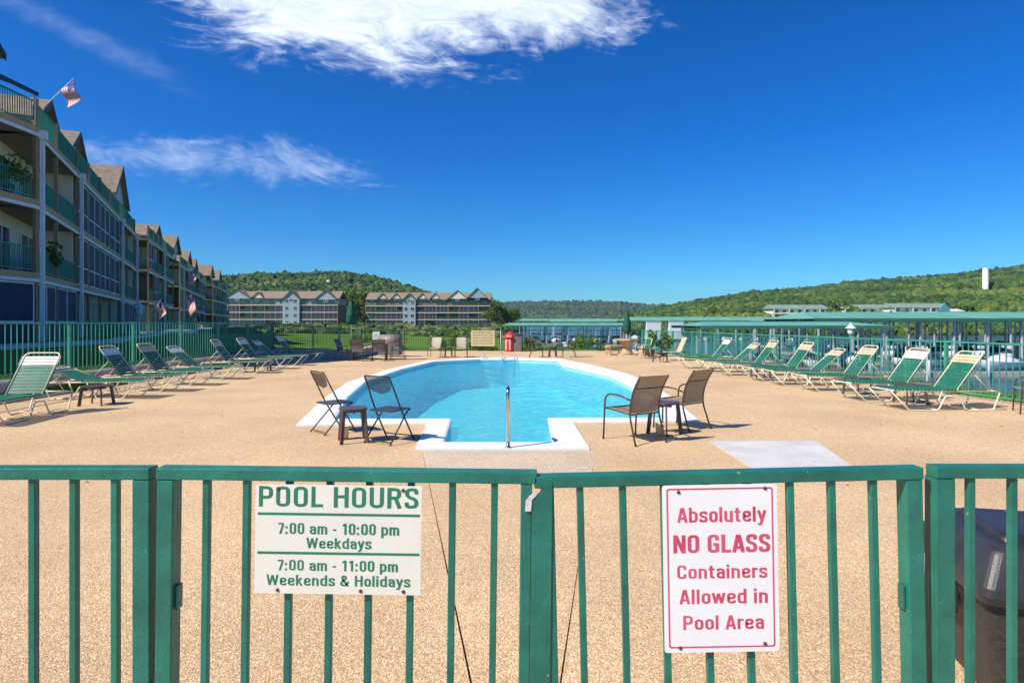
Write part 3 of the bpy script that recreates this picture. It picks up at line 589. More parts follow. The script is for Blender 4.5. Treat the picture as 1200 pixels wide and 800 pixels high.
# dark bin behind the right panel
bn_scale = (1, 1, .84)
bn = thing('waste_bin', 'big dark lidded bin just behind the near fence at lower right', 'bin', (2.38, 2.62, 0), R(-14))
bn.scale = bn_scale
mb = MB()
def rr(hw, hd, r=.1): return rounded(-hw, hw, -hd, hd, r, 6)
def loft(mb, rings):
    n = len(rings[0][0])
    vs = [(x, y, z) for poly, z in rings for x, y in poly]
    fs = [(i*n+j, i*n+(j+1) % n, (i+1)*n+(j+1) % n, (i+1)*n+j) for i in range(len(rings)-1) for j in range(n)]
    mb.add(vs, fs, True); return mb.add(vs, [tuple(range(n))[::-1], tuple((len(rings)-1)*n+j for j in range(n))], False)
loft(mb, [(rr(.33, .26, .05), .03), (rr(.40, .33, .06), .56)]); mb.build('bin_body', BINL, bn, bevel=.01)
mb = MB(); loft(mb, [(rr(.425, .355, .05), .565), (rr(.43, .36, .05), .60), (rr(.425, .355, .05), .64), (rr(.37, .30, .05), .80), (rr(.34, .27, .05), .82)]); mb.sm = [False]*len(mb.sm); mb.build('bin_lid', BINB, bn, bevel=.014)
mb = MB(); loft(mb, [(rr(.30, .22, .04), .821), (rr(.29, .21, .04), .845), (rr(.27, .19, .04), .852)]); mb.sm = [False]*len(mb.sm); mb.build('lid_cap', BINB, bn, bevel=.008)
for sx in (-1, 1):
    mb = MB(); mb.box(sx*.415-.012, sx*.415+.012, -.09, .09, .38, .50); mb.build('handle', BINB, bn, bevel=.006)
for sx in (-1, 1):
    mb = MB(); mb.T = Matrix.Translation((sx*.3, .30, .07)) @ Matrix.Rotation(R(90), 4, 'Y'); mb.lathe([(.001, -.02), (.07, -.02), (.07, .02), (.001, .02)], 16); mb.build('wheel', BINB, bn)

# ------------------------------------------------------------------ far fences
def long_fence(name, label, pts, hts, m, post_sp=2.3, pk_sp=.145, individual=True, h=1.2, bases=None, posts_at=None, catalog='fence'):
    t = thing(name, label, catalog, (0, 0, 0))
    pk = MB(); pk.box(-.0085, .0085, -.0085, .0085, .09, h-.042); pme = pk.mesh('picket', m)
    stuff = MB()
    for (a, b), (ha, hb) in zip(zip(pts[:-1], pts[1:]), zip(hts[:-1], hts[1:])):
        A = Vector((*a, ha)); B = Vector((*b, hb)); Lh = (B-A).to_2d().length; ang = math.atan2(b[1]-a[1], b[0]-a[0])
        npan = max(1, round(Lh/post_sp))
        for i in range(npan):
            P = A.lerp(B, i/npan); Q = A.lerp(B, (i+1)/npan)
            mb = MB(); mb.box(-.031, .031, -.031, .031, 0, h+.01); o = mb.build('post', m, t, P); o.rotation_euler = (0, 0, ang)
            d = (Q-P); dn = d.normalized()*.032
            mb = MB(); mb.beam(P+Vector((0,0,h-.022))+dn, Q+Vector((0,0,h-.022))-dn, .038, .036); mb.build('top_rail', m, t)
            mb = MB(); mb.beam(P+Vector((0,0,.10))+dn, Q+Vector((0,0,.10))-dn, .030, .030); mb.build('bottom_rail', m, t)
            k = max(1, round(d.length/pk_sp))
            for j in range(1, k):
                C_ = P.lerp(Q, j/k)
                if individual:
                    obj('picket', pme, t, C_, (0, 0, ang))
                else:
                    stuff.T = Matrix.Translation(C_) @ Matrix.Rotation(ang, 4, 'Z'); stuff.box(-.009, .009, -.009, .009, .09, h-.042)
    mb = MB(); mb.box(-.031, .031, -.031, .031, 0, h+.01); o = mb.build('post', m, t, (*pts[-1], hts[-1])); 
    if not individual:
        o = stuff.build('pickets', m, t); o['kind'] = 'stuff'
    return t
long_fence('iron_fence', 'long green picket fence on the low wall at left, lawn behind it', [(-10.46, 4.6), (-10.46, 26.0)], [.41, .41], GREENF)
long_fence('iron_fence', 'dark picket fence stepping down the lawn behind the left umbrella', [(-10.46, 26.15), (-9.6, 28.8), (-8.4, 33.4)], [.41, .22, .0], SHADEF, pk_sp=.13, individual=False)
long_fence('iron_fence', 'green picket fence behind the right hand row of loungers', [(fence_r(4.2), 4.2), (fence_r(33.8), 33.8)], [0, 0], GREENF)
bf = long_fence('iron_fence', 'dark picket fence across the far end of the pool deck', [(-8.3, 33.75), (fence_r(33.8)-.1, 33.85)], [0, 0], SHADEF, individual=False, pk_sp=.13)

# ------------------------------------------------------------------ sun loungers
def make_lounger(bx=-.74, bz=1.06):
    t = thing('sun_lounger', 'x', 'sun lounger')
    def fil(pts, r=.05, n=3):
        out_ = [Vector(pts[0])]
        for i in range(1, len(pts)-1):
            a, b, c = Vector(pts[i-1]), Vector(pts[i]), Vector(pts[i+1])
            p = b+(a-b).normalized()*min(r, (a-b).length*.45); q = b+(c-b).normalized()*min(r, (c-b).length*.45)
            for k in range(n+1):
                s_ = k/n; out_.append(p*(1-s_)**2+b*2*s_*(1-s_)+q*s_*s_)
        out_.append(Vector(pts[-1])); return out_
    leg = [(1.0,.36),(.66,.015),(.13,.015),(.0,.27),(-.24,.27),(-.38,.015),(-.88,.015),(-1.0,.33)]
    for s_ in (-1, 1):
        mb = MB(); mb.tube(fil([(x, s_*.325, z) for x, z in leg]), .0135, 6); mb.build('leg', LFRAME, t)
    mb = MB(); mb.tube(fil([(-.98,-.305,.345),(.98,-.305,.375),(.98,.305,.375),(-.98,.305,.345)], .06), .015, 6, closed=False); 
    mb.tube([(-.98,-.305,.345),(-.98,.305,.345)], .015, 6)
    mb.tube([(.13,-.32,.02),(.13,.32,.02)], .010, 6); mb.tube([(-.62,-.32,.02),(-.62,.32,.02)], .010, 6)
    mb.build('frame', LFRAME, t)
    A = Vector((-.24, 0, .375)); B = Vector((bx, 0, bz)); d = (B-A).normalized()
    mb = MB(); mb.tube(fil([tuple(A+Vector((0,-.29,0))), tuple(B+Vector((0,-.29,0))), tuple(B+Vector((0,.29,0))), tuple(A+Vector((0,.29,0)))], .09, 4), .014, 6)
    br = mb.build('back_frame', LFRAME, t)
    for s_ in (-1, 1):
        mb = MB(); mb.tube([tuple(A.lerp(B,.52)+Vector((0,s_*.27,0))), (-.86, s_*.27, .36)], .010, 6); mb.build('back_prop', LFRAME, t)
    sm_ = {}
    for nm, m in (('g', STRAPG), ('a', STRAPT)):
        mb = MB(); hw = .32
        prof = [(-hw,-.012), (-hw,.004), (-hw+.02,.012), (-.12,.006), (.12,.006), (hw-.02,.012), (hw,.004), (hw,-.012)]
        vs = [(x_, y_, z_+dz) for dz in (0, -.004) for x_ in (-.0265, .0265) for y_, z_ in prof]; n = len(prof)
        mb.add(vs, [(i, i+1, n+i+1, n+i) for i in range(n-1)] + [(2*n+i, 3*n+i, 3*n+i+1, 2*n+i+1) for i in range(n-1)] + [(i, 2*n+i, 2*n+i+1, i+1) for i in range(n-1)] + [(n+i, n+i+1, 3*n+i+1, 3*n+i) for i in range(n-1)])
        sm_[nm] = mb.mesh('strap', m)
    for k in range(17):
        x = .91-k*.0685; obj('strap', sm_['g'], t, (x, 0, .377+.015*x))
    ang = -math.atan2(d.z, -d.x)
    Lb = (B-A).length
    for k in range(13):
        s_ = .05+k*.0635; P = A+d*s_
        acc = k >= 9 and k < 12
        if k == 12: continue
        obj('strap', sm_['a' if acc else 'g'], t, P+Vector((d.z, 0, -d.x))*.004, (0, math.atan2(d.z, -d.x)+math.pi, 0) if False else (0, math.pi-math.atan2(d.z, d.x)+math.pi, 0))
    return t
lp = make_lounger(); register(lp)
lp_low = make_lounger(-.88, .93); register(lp_low)
lp_flat = make_lounger(-1.03, .66); register(lp_flat)
USED = set()
SWAP = {}
def accent(t, m):
    # give a copy its own headrest colour
    for c in [x for x in LASTKIDS]:
        pass
def lounger(first, x, y, rz, label, white=False, pr=None):
    n0 = len(COL.objects); pr = pr or lp; first = pr.name not in USED
    o = place(pr, first, (x, y, 0), rz, label, 'green strap sun loungers along the pool deck')
    if white:
        if first:
            raise RuntimeError('first lounger of a kind keeps the tan band')
        for c in list(COL.objects)[n0:]:
            if c.data and c.data.materials and c.data.materials[0] is STRAPT: c.data = ACCW
    USED.add(pr.name); return o
ACC = [c.data for c in KIDS[lp.name] if c.data.materials[0] is STRAPT][0]
ACCW = ACC.copy(); ACCW.materials[0] = STRAPW
rows = [  # right hand row, head towards the fence (+x): rotate 180
 (7.85, 11.15, 181, 'green strap lounger with tan headrest, closest of the right hand row', False),
 (7.80, 12.45, 183, 'second lounger of the right row, whitish headrest band, beside the nearest one', True),
 (7.72, 14.05, 180, 'green lounger with tan headrest in front of the red dock sign', False),
 (7.55, 15.35, 178, 'green lounger with wide tan headrest near the white lamp on the right fence', False),
 (7.45, 16.45, 182, 'green lounger with tan headrest, fifth from the near end of the right row', False),
 (7.20, 18.05, 179, 'green lounger with tan headrest, sixth from the near end of the right row', False),
 (7.05, 19.35, 181, 'green lounger with tan headrest, seventh from the near end of the right row', False),
 (6.85, 20.85, 180, 'green lounger with white headrest, last green one before the tan lounge', True)]
first = True
for i, (x, y, a, lb, wh) in enumerate(rows): lounger(False, x, y, R(a), lb, wh, lp_low if i in (3, 6) else lp)
rows = [
 (-8.30, 9.95, -84, 'big bright green lounger at far left edge, its foot cut by the frame', True),
 (-8.75, 12.75, -2, 'green lounger directly behind the leftmost one, back lying in its shade', False),
 (-8.72, 13.95, 2, 'green lounger with white headrest, third from the left edge', True),
 (-8.75, 15.35, -3, 'green lounger with tan headrest, fourth from the left edge', False),
 (-8.78, 16.95, 1, 'green lounger with white headrest, fifth from the left edge', True),
 (-8.72, 19.00, 3, 'green lounger with tan headrest in the left row beside a dark table', False),
 (-8.72, 20.75, -2, 'green lounger with white headrest in the left row beyond the dark table', True),
 (-8.72, 22.35, 1, 'green lounger with white headrest, last but one of the left row', True),
 (-8.72, 24.15, 0, 'green lounger with white headrest, last of the left row by the wall corner', True)]
for i, (x, y, a, lb, wh) in enumerate(rows): lounger(False, x, y, R(a), lb, wh, {1: lp_flat, 4: lp_low, 7: lp_low}.get(i, lp))
# tan lounge chair at the far end of the right row
t = thing('lounge_chair', 'tan strapped lounge chair at the far end of the right hand row', 'lounge chair', (6.85, 25.3, 0), R(180))
mb = MB(); mb.tube([(.55,-.3,.0),(.4,-.3,.36),(-.55,-.3,.36),(-.6,-.3,.0)], .014, 6); mb.tube([(.55,.3,.0),(.4,.3,.36),(-.55,.3,.36),(-.6,.3,.0)], .014, 6); mb.tube([(.95,-.3,.05),(.4,-.3,.36)], .014, 6); mb.tube([(.95,.3,.05),(.4,.3,.36)], .014, 6); mb.build('frame', BRONZE, t)
mb = MB(); mb.box(-.2,.4,-.3,.3,.35,.37); mb.build('seat', STRAPT, t)
mb = MB(); mb.beam((-.2,0,.37),(-.48,0,.98),.62,.012, up=(1,0,0)); mb.build('backrest', STRAPT, t)

# ------------------------------------------------------------------ sling armchairs, folding chairs, tables
def fil(pts, r=.06, n=4):
    out_ = [Vector(pts[0])]
    for i in range(1, len(pts)-1):
        a, b, c = Vector(pts[i-1]), Vector(pts[i]), Vector(pts[i+1])
        p = b+(a-b).normalized()*min(r, (a-b).length*.45); q = b+(c-b).normalized()*min(r, (c-b).length*.45)
        for k in range(n+1):
            s_ = k/n; out_.append(p*(1-s_)**2+b*2*s_*(1-s_)+q*s_*s_)
    out_.append(Vector(pts[-1])); return out_
def surf(prof, hw, th=.004, ny=8, sag=.012, taper=None):
    mb = MB(); k = len(prof); vs = []
    for i, (y, z) in enumerate(prof):
        h = hw if not taper else hw*taper[i]
        for j in range(ny+1):
            s_ = j/ny*2-1; vs.append((s_*h, y, z-sag*(1-s_*s_)))
    n1_ = len(vs); vs += [(x, y, z-th) for x, y, z in vs]; w_ = ny+1; fs = []
    for i in range(k-1):
        for j in range(ny):
            a = i*w_+j; fs.append((a, a+1, a+w_+1, a+w_)); fs.append((n1_+a, n1_+a+w_, n1_+a+w_+1, n1_+a+1))
    for i in range(k-1):
        for a, b in ((i*w_, (i+1)*w_), (i*w_+ny, (i+1)*w_+ny)): fs.append((a, b, n1_+b, n1_+a))
    return mb.add(vs, fs, True)
def make_armchair(label, sling=SLING, frame=BRONZE):
    t = thing('patio_chair', label, 'chair')
    for s_ in (-1, 1):
        mb = MB(); mb.tube(fil([(s_*.29,.29,0),(s_*.29,.25,.63),(s_*.285,-.05,.635),(s_*.265,-.22,.585)], .13, 6), .0125, 8); mb.build('arm', frame, t)
        mb = MB(); mb.tube(fil([(s_*.27,-.34,0),(s_*.255,-.20,.40),(s_*.25,-.25,.66),(s_*.25,-.40,.91)], .12, 5), .0125, 8); mb.build('back_leg', frame, t)
        mb = MB(); mb.tube(fil([(s_*.285,.265,.43),(s_*.25,.05,.415),(s_*.25,-.205,.39)], .1), .011, 8); mb.build('seat_rail', frame, t)
    mb = MB(); mb.tube([(-.285,.245,.435),(.285,.245,.435)], .010, 6); mb.build('cross_bar', frame, t)
    mb = MB(); mb.tube([(-.25,-.20,.385),(.25,-.20,.385)], .010, 6); mb.build('cross_bar', frame, t)
    mb = MB(); mb.tube(fil([(-.25,-.30,.74),(0,-.335,.735),(.25,-.30,.74)], .1), .008, 6); mb.build('cross_bar', frame, t)
    surf([(.285,.415),(.27,.44),(.1,.425),(-.05,.405),(-.20,.395)], .248).build('seat', sling, t)
    mb = surf([(0,0),(0,.12),(0,.3),(0,.45),(0,.52)], .248)
    # back sling follows the back posts
    nv = []
    for i, (x, y, z) in enumerate(mb.v):
        k = max(0, min(1, (z+.015)/.53)); yy = -.205-.06*k-.14*max(0, (k-.35)/.65)**1.4
        nv.append((x, yy-(.014*(1-(x/.248)**2)) - (.004 if i >= len(mb.v)//2 else 0), .405+.50*k + (.012*(1-(x/.248)**2) if k > .9 else 0)))
    mb.v = nv; mb.build('backrest', sling, t)
    for sx, sy in ((-.29,.29),(.29,.29),(-.27,-.34),(.27,-.34)):
        mb = MB(); mb.lathe([(.016,0),(.016,.022),(.0135,.026)], 8, (sx, sy, 0)); mb.build('foot_cap', DARKP, t)
    return t
def facing(dx, dy): return math.atan2(-dx, dy)         # local +y faces (dx,dy)
c = make_armchair('taupe sling armchair nearest the camera, in front of the pool at right'); c.location = (1.66, 8.15, 0); c.rotation_euler.z = facing(-.5, .86)
register(c)
c2 = place(c, False, (2.58, 9.12, 0), facing(-.62, .78), 'taupe sling armchair standing right of the small table, nearer the water')
fc = make_armchair('sand coloured chair beyond the pool, left of two facing the camera side', SLINGB); fc.location = (-3.55, 27.6, 0); fc.rotation_euler.z = R(176); register(fc)
place(fc, False, (-2.35, 27.6, 0), R(184), 'sand coloured chair beyond the pool, right beside the beige rules board')
fd = make_armchair('low brown chair beyond the far pool edge, left of its small table', BROWNP); fd.location = (1.15, 27.9, 0); fd.rotation_euler.z = R(-90); register(fd)
place(fd, False, (2.65, 27.9, 0), R(90), 'low brown chair beyond the far pool edge, right of its small table')

def holed_panel(w_, h_, nx_, nz_, bar, th, shape=None):
    mb = MB()
    for i in range(nx_+1):
        x = -w_/2+w_*i/nx_; e_ = 1 if not shape else shape(2*x/w_); mb.box(x-bar/2, x+bar/2, -th/2, th/2, h_*(1-e_), h_)
    for j in range(nz_+1):
        z = h_*j/nz_
        hw = w_/2 if not shape else max([abs(w_/2*s_/20) for s_ in range(0, 21) if (1-shape(s_/20)) <= j/nz_+.02] or [0])
        if hw > .02: mb.box(-hw, hw, -th/2-.0006, th/2+.0006, z-bar/2, z+bar/2)
    return mb
def make_folding(label, m):
    t = thing('folding_chair', label, 'folding chair')
    for s_ in (-1, 1):
        mb = MB(); mb.tube(fil([(s_*.235,.24,0),(s_*.225,-.02,.42),(s_*.205,-.26,.89)], .1), .0115, 8); mb.build('long_leg', m, t)
        mb = MB(); mb.tube(fil([(s_*.215,-.26,0),(s_*.205,.12,.40),(s_*.205,.2,.43)], .05), .0105, 8); mb.build('rear_leg', m, t)
    mb = MB(); mb.tube([(-.20,-.26,.893),(.20,-.26,.893)], .0115, 8); mb.build('top_bar', m, t)
    mb = MB(); mb.tube([(-.213,-.23,.035),(.213,-.23,.035)], .008, 6); mb.tube([(-.232,.215,.06),(.232,.215,.06)], .008, 6); mb.build('floor_bar', m, t)
    mb = MB(); mb.prism(rounded(-.205,.205,-.20,.22,.07), .425, .440); mb.build('seat', m, t, bevel=.004)
    sh = lambda s_: .55+.45*math.sqrt(max(0, 1-s_*s_))
    pn = holed_panel(.385, .23, 14, 9, .0075, .006, sh); o = pn.build('backrest', m, t, (0, -.165, .665)); o.rotation_euler = (R(26), 0, 0)
    return t
c = make_folding('brown folding chair with perforated back, left of the small round table', BROWNP); c.location = (-2.62, 8.78, 0); c.rotation_euler.z = facing(.72, .69)
c = make_folding('dark folding chair with perforated back and blue sheen, nearest pool steps', DARKP); c.location = (-1.66, 8.08, 0); c.rotation_euler.z = facing(.45, .89)
def make_table(label, m, r=.18, h=.46):
    t = thing('side_table', label, 'side table')
    mb = MB(); mb.prism(rounded(-r, r, -r, r, .11, 6), h-.028, h); mb.build('tabletop', m, t, bevel=.007)
    for sx, sy in ((1,1),(-1,1),(1,-1),(-1,-1)):
        mb = MB(); a = (sx*(r-.05), sy*(r-.05), h-.03); b = (sx*(r-.015), sy*(r-.015), 0)
        mb.beam(a, b, .055, .018, up=(sx, -sy, 0)); mb.build('leg', m, t)
    mb = MB(); mb.box(-r+.06, r-.06, -.012, .012, h-.07, h-.03); mb.box(-.012, .012, -r+.06, r-.06, h-.069, h-.031); mb.build('brace', m, t)
    return t
tb = make_table('small brown side table between the two folding chairs', TABLEP); tb.location = (-2.14, 8.05, 0); tb.rotation_euler.z = R(20); register(tb)
place(tb, False, (2.20, 8.62, 0), R(38), 'small brown side table between the two sling armchairs')
place(tb, False, (1.9, 27.9, 0), R(5), 'small brown table between the low chairs beyond the pool')
place(tb, False, (-2.95, 27.75, 0), R(10), 'small brown table between the two sand chairs beyond the pool')
td = make_table('dark little table tucked between the two nearest right loungers', BROWNP, .22, .38); td.location = (7.9, 11.85, 0); register(td)
for (x, y, a, lb) in ((7.7, 13.3, 12, 'dark little table between the second and third right loungers'), (7.2, 17.3, 0, 'dark little table in the middle of the right hand lounger row'),
                      (-8.1, 11.65, 5, 'dark little table between the two leftmost loungers'), (-8.3, 19.9, 8, 'dark little table amid the far half of the left lounger row'),
                      (6.0, 24.2, 30, 'dark little table beside the potted plant at the far right')):
    place(td, False, (x, y, 0), R(a), lb)
# tan drinks cup under each table
for (x, y, lb) in ((-2.30, 8.22, 'beige round ash pot on the deck under the left small table'), (2.08, 8.42, 'beige round ash pot on the deck under the right small table')):
    t = thing('ash_pot', lb, 'ash pot', (x, y, 0)); mb = MB(); mb.lathe([(.045, 0), (.06, .17), (.066, .18), (.056, .18), (.05, .12), (0, .12)], 16); mb.build('pot', STRAPT, t)

# hand rail at the steps, ladder at the far end
t = thing('handrail', 'polished steel grab rail at the pool steps', 'handrail')
mb = MB(); mb.tube(fil([(-.05,7.56,0),(-.05,7.56,.80),(-.05,8.16,.62),(-.05,8.42,-.40)], .16, 8), .025, 12); mb.build('rail', STEEL, t)
mb = MB(); mb.lathe([(.045,.022),(.045,.030),(.024,.036)], 16, (-.05,7.56,0)); mb.build('escutcheon', STEEL, t)
t = thing('pool_ladder', 'far end pool ladder with pale curved handrails', 'ladder')
for x in (-1.25, -.45, .1):
    mb = MB(); mb.tube(fil([(x,26.85,.02),(x,26.85,.20),(x,26.15,.18),(x,26.1,-.8)], .12, 5), .022, 8); mb.build('rail', GALV, t)
for k in range(3):
    mb = MB(); mb.box(-1.22,-.48,26.05,26.15,-.3-.25*k,-.27-.25*k); mb.build('rung', TILE, t)

# ------------------------------------------------------------------ things at the far end of the deck
t = thing('rules_board', 'beige pool rules board hung on the far fence', 'sign', (-1.6, 33.68, 0))
mb = MB(); mb.box(-.70, .62, 0, .02, .28, 1.17); mb.build('panel', mat('beige_board', (.72,.62,.34), .6, .06, 4), t)
rn = random.Random(3)
for k in range(9):
    z = 1.09-k*.088; 
    mb = MB(); x = -.62
    while x < .5:
        w_ = rn.uniform(.04, .16); mb.box(x, min(.55, x+w_), -.004, -.001, z-.02, z+.015 if k else z+.03); x += w_+.03
    o = mb.build('print_line', INKB, t); o['kind'] = 'stuff'
t = thing('paper_notice', 'white paper notice on the far gate', 'notice', (-7.65, 33.62, 0))
mb = MB(); mb.box(-.2, .2, 0, .006, .62, 1.08); mb.build('sheet', SIGNW2, t)
mb = MB()
for k in range(5): mb.box(-.14, .12, -.003, -.001, .98-k*.07, 1.0-k*.07)
o = mb.build('print_line', GRILLM, t); o['kind'] = 'stuff'
t = thing('litter_bin', 'red round litter bin with a domed top beside the far fence', 'litter bin', (-.12, 33.2, 0))
mb = MB(); mb.lathe([(.25,0),(.27,.04),(.27,.72),(.25,.74)], 20); mb.build('bin_body', REDP, t)
mb = MB(); mb.lathe([(.33,.745),(.34,.80),(.33,.83),(.22,.98),(.06,1.10),(0,1.11)], 20); mb.build('dome', REDP, t)
mb = MB(); mb.box(-.10,.10,-.345,-.22,.80,.93); mb.build('flap', mat('pale_red_flap', (.7,.25,.22), .4), t)
for a in (-50, 0):
    mb = MB(); mb.T = Matrix.Rotation(R(a), 4, 'Z'); mb.box(-.035,.035,-.279,-.262,.1,.68); mb.build('reflective_band', mat('white_band', (.75,.6,.6), .4), t)
t = thing('litter_bin', 'grey square waste bin standing right of the red one', 'litter bin', (.33, 33.25, 0))
mb = MB(); loft(mb, [(rounded(-.22,.22,-.22,.22,.05), .0), (rounded(-.26,.26,-.26,.26,.06), .88)]); mb.build('bin_body', GREYB, t)
mb = MB(); loft(mb, [(rounded(-.28,.28,-.28,.28,.06), .885), (rounded(-.28,.28,-.28,.28,.06), .93), (rounded(-.22,.22,-.22,.22,.06), .98)]); mb.build('bin_lid', BINB, t)
t = thing('net_pole', 'thin pale pole standing left of the red bin', 'pole', (-.60, 31.6, 0))
mb = MB(); mb.lathe([(.022,0),(.022,1.2),(0,1.21)], 8); mb.build('pole', GALV, t); mb = MB(); mb.lathe([(.09,0),(.09,.03),(.03,.05)], 10); mb.build('base', GALV, t)
def umbrella(label, x, y, ztop, zbot, r, zbase=0):
    t = thing('patio_umbrella', label, 'umbrella', (x, y, zbase))
    mb = MB(); mb.lathe([(.024,0),(.024,ztop-.06)], 10); mb.build('pole', LFRAME if x > 0 else GALV, t)
    mb = MB(); n = 16; prof = [(.55,zbot),(1,zbot+.12),(.92,zbot+.45*(ztop-zbot)),(.62,zbot+.7*(ztop-zbot)),(.42,ztop-.12),(.12,ztop)]
    vs = []
    for s_, z in prof:
        for j in range(n):
            a = 2*math.pi*j/n; rr_ = r*s_*(1.0 if j % 2 else .68); vs.append((rr_*math.cos(a), rr_*math.sin(a), z + (.05 if (j % 2 == 0 and z == zbot) else 0)))
    fs = [(i*n+j, i*n+(j+1) % n, (i+1)*n+(j+1) % n, (i+1)*n+j) for i in range(len(prof)-1) for j in range(n)] + [tuple(len(prof)*n-n+j for j in range(n))]
    mb.add(vs, fs, True); mb.build('canopy', UMB, t)
    mb = MB(); mb.lathe([(.03,ztop-.02),(.045,ztop+.03),(.02,ztop+.09),(0,ztop+.12)], 10); mb.build('finial', UMB, t)
    mb = MB(); mb.lathe([(r*.86,zbot+.62*(ztop-zbot)*.6),(r*.86,zbot+.62*(ztop-zbot)*.6+.04)], 12); mb.build('tie', UMB, t)
    return t
umbrella('closed dark green umbrella over the table by the left wall corner', -7.75, 28.8, 2.25, 1.12, .26, 0.38)
umbrella('closed green umbrella standing over the round tan stone table', 5.75, 29.9, 2.15, 1.05, .22)
t = thing('stone_table', 'round tan stone table with pedestal under the right umbrella', 'table', (5.75, 29.9, 0))
mb = MB(); mb.lathe([(.60,.70),(.66,.72),(.66,.79),(.03,.79)], 8, smooth=False); mb.build('tabletop', STONE, t)
mb = MB(); mb.lathe([(.34,0),(.30,.1),(.20,.35),(.34,.62),(.56,.695)], 12); mb.build('pedestal', STONE, t)
for k, (x, y) in enumerate(((4.75, 29.6), (6.45, 29.2), (5.3, 30.8))):
    t = thing('stone_bench', ('short tan stone bench left of the round table', 'short tan stone bench right of the round table', 'short tan stone bench behind the round table')[k], 'bench', (x, y, 0), R((80, 50, 10)[k]))
    mb = MB(); mb.prism(rounded(-.42,.42,-.16,.16,.05), .38, .45); mb.build('seat', STONE, t)
    for s_ in (-.27, .27):
        mb = MB(); mb.box(s_-.06, s_+.06, -.11, .11, 0, .378); mb.build('leg', STONE, t)
# green plastic chair by the plant
t = thing('patio_chair', 'green backed chair between the stone table and the potted plant', 'chair', (5.95, 27.2, 0), R(110))
mb = MB(); mb.tube([(-.25,.25,0),(-.25,.2,.6),(-.25,-.25,.6)], .015, 6); mb.tube([(.25,.25,0),(.25,.2,.6),(.25,-.25,.6)], .015, 6); mb.tube([(-.25,-.3,0),(-.23,-.22,.4),(-.23,-.36,.88),(.23,-.36,.88),(.23,-.22,.4),(.25,-.3,0)], .015, 6); mb.build('frame', LFRAME, t)
mb = MB(); mb.box(-.24,.24,-.22,.24,.40,.42); mb.build('seat', STRAPG, t); mb = MB(); mb.beam((0,-.23,.42),(0,-.35,.86),.44,.01, up=(0,1,0)); mb.build('backrest', STRAPG, t)
# things in the shaded corner by the left wall
t = thing('patio_table', 'dark patio table in the shaded corner under the closed umbrella', 'table', (-6.1, 25.9, 0), R(8))
mb = MB(); mb.box(-.75, .75, -.45, .45, .68, .72); mb.build('tabletop', GRILLM, t)
for sx in (-.65, .65):
    for sy in (-.38, .38):
        mb = MB(); mb.box(sx-.02, sx+.02, sy-.02, sy+.02, 0, .679); mb.build('leg', BRONZE, t)
gd = make_armchair('dark chair at the left end of the shaded patio table', GRILLM, DARKP); gd.location = (-7.05, 25.2, 0); gd.rotation_euler.z = R(-100); register(gd)
place(gd, False, (-6.4, 24.9, 0), R(0), 'dark chair on the near side of the shaded patio table')
place(gd, False, (-5.55, 24.95, 0), R(8), 'dark chair at the near right corner of the shaded patio table')
place(gd, False, (-4.95, 25.9, 0), R(95), 'dark chair at the right end of the shaded patio table')
t = thing('gas_grill', 'covered grey gas grill with a dark hood by the shaded patio table', 'grill', (-5.75, 28.2, 0), R(-5))
mb = MB(); mb.box(-.5,.5,-.28,.28,.08,.72); mb.build('cabinet', GRILLM, t, bevel=.02)
mb = MB(); mb.T = Matrix.Translation((0,0,.74)) @ Matrix.Rotation(R(90), 4, 'Y'); mb.lathe([(.3,-.5),(.3,.5)], 20); mb.build('hood', mat('brown_grey_hood', (.25,.19,.15), .5), t)
for s_ in (-.66, .66):
    mb = MB(); mb.box(s_-.15, s_+.15, -.22, .22, .74, .77); mb.build('side_shelf', GRILLM, t)
# tan pole frame of a chair at the right frame edge
t = thing('patio_chair', 'taupe chair just entering the picture at the right edge', 'chair', (9.27, 10.55, 0), R(60))
for s_ in (-1, 1):
    mb = MB(); mb.tube(fil([(s_*.28,.28,0),(s_*.28,.24,.62),(s_*.27,-.2,.6)], .12), .0125, 8); mb.build('arm', BRONZE, t)
    mb = MB(); mb.tube(fil([(s_*.26,-.33,0),(s_*.25,-.2,.4),(s_*.25,-.38,.9)], .1), .0125, 8); mb.build('back_leg', BRONZE, t)
surf([(.285,.44),(.1,.43),(-.20,.40)], .25).build('seat', SLING, t)
mb = MB(); mb.beam((0,-.22,.42),(0,-.38,.88),.49,.006, up=(0,1,0)); mb.build('backrest', SLING, t)

# ------------------------------------------------------------------ foliage helpers
def leaf_cloud(centres, radii, n, size, seed=0):
    """many small leaf faces spread through lumpy ellipsoids; returns V,F,tint"""
    g = np.random.default_rng(seed); C_ = np.array(centres, float); Rr = np.array(radii, float)
    w_ = (Rr.prod(1))**.67; idx = g.choice(len(C_), n, p=w_/w_.sum())
    d = g.normal(size=(n, 3)); d /= np.linalg.norm(d, axis=1)[:, None]
    rad = g.uniform(.55, 1.0, n)**.6
    P = C_[idx] + d*Rr[idx]*rad[:, None]
    a = g.normal(size=(n, 3)); a /= np.linalg.norm(a, axis=1)[:, None]
    nrm = d*.7+g.normal(size=(n, 3))*.5; nrm /= np.linalg.norm(nrm, axis=1)[:, None]
    a = np.cross(nrm, a); a /= np.linalg.norm(a, axis=1)[:, None]+1e-9; b = np.cross(nrm, a)
    s_ = size*g.uniform(.6, 1.4, n)[:, None]
    V = np.stack([P-a*s_, P-b*s_*.6, P+a*s_, P+b*s_*.6], 1).reshape(-1, 3)
    F = np.arange(4*n).reshape(-1, 4)
    lump = g.uniform(0, 1, len(C_))[idx]
    tint = np.clip(.5*lump+.5*g.uniform(0, 1, n), 0, 1)
    return V, F, np.repeat(tint, 4)
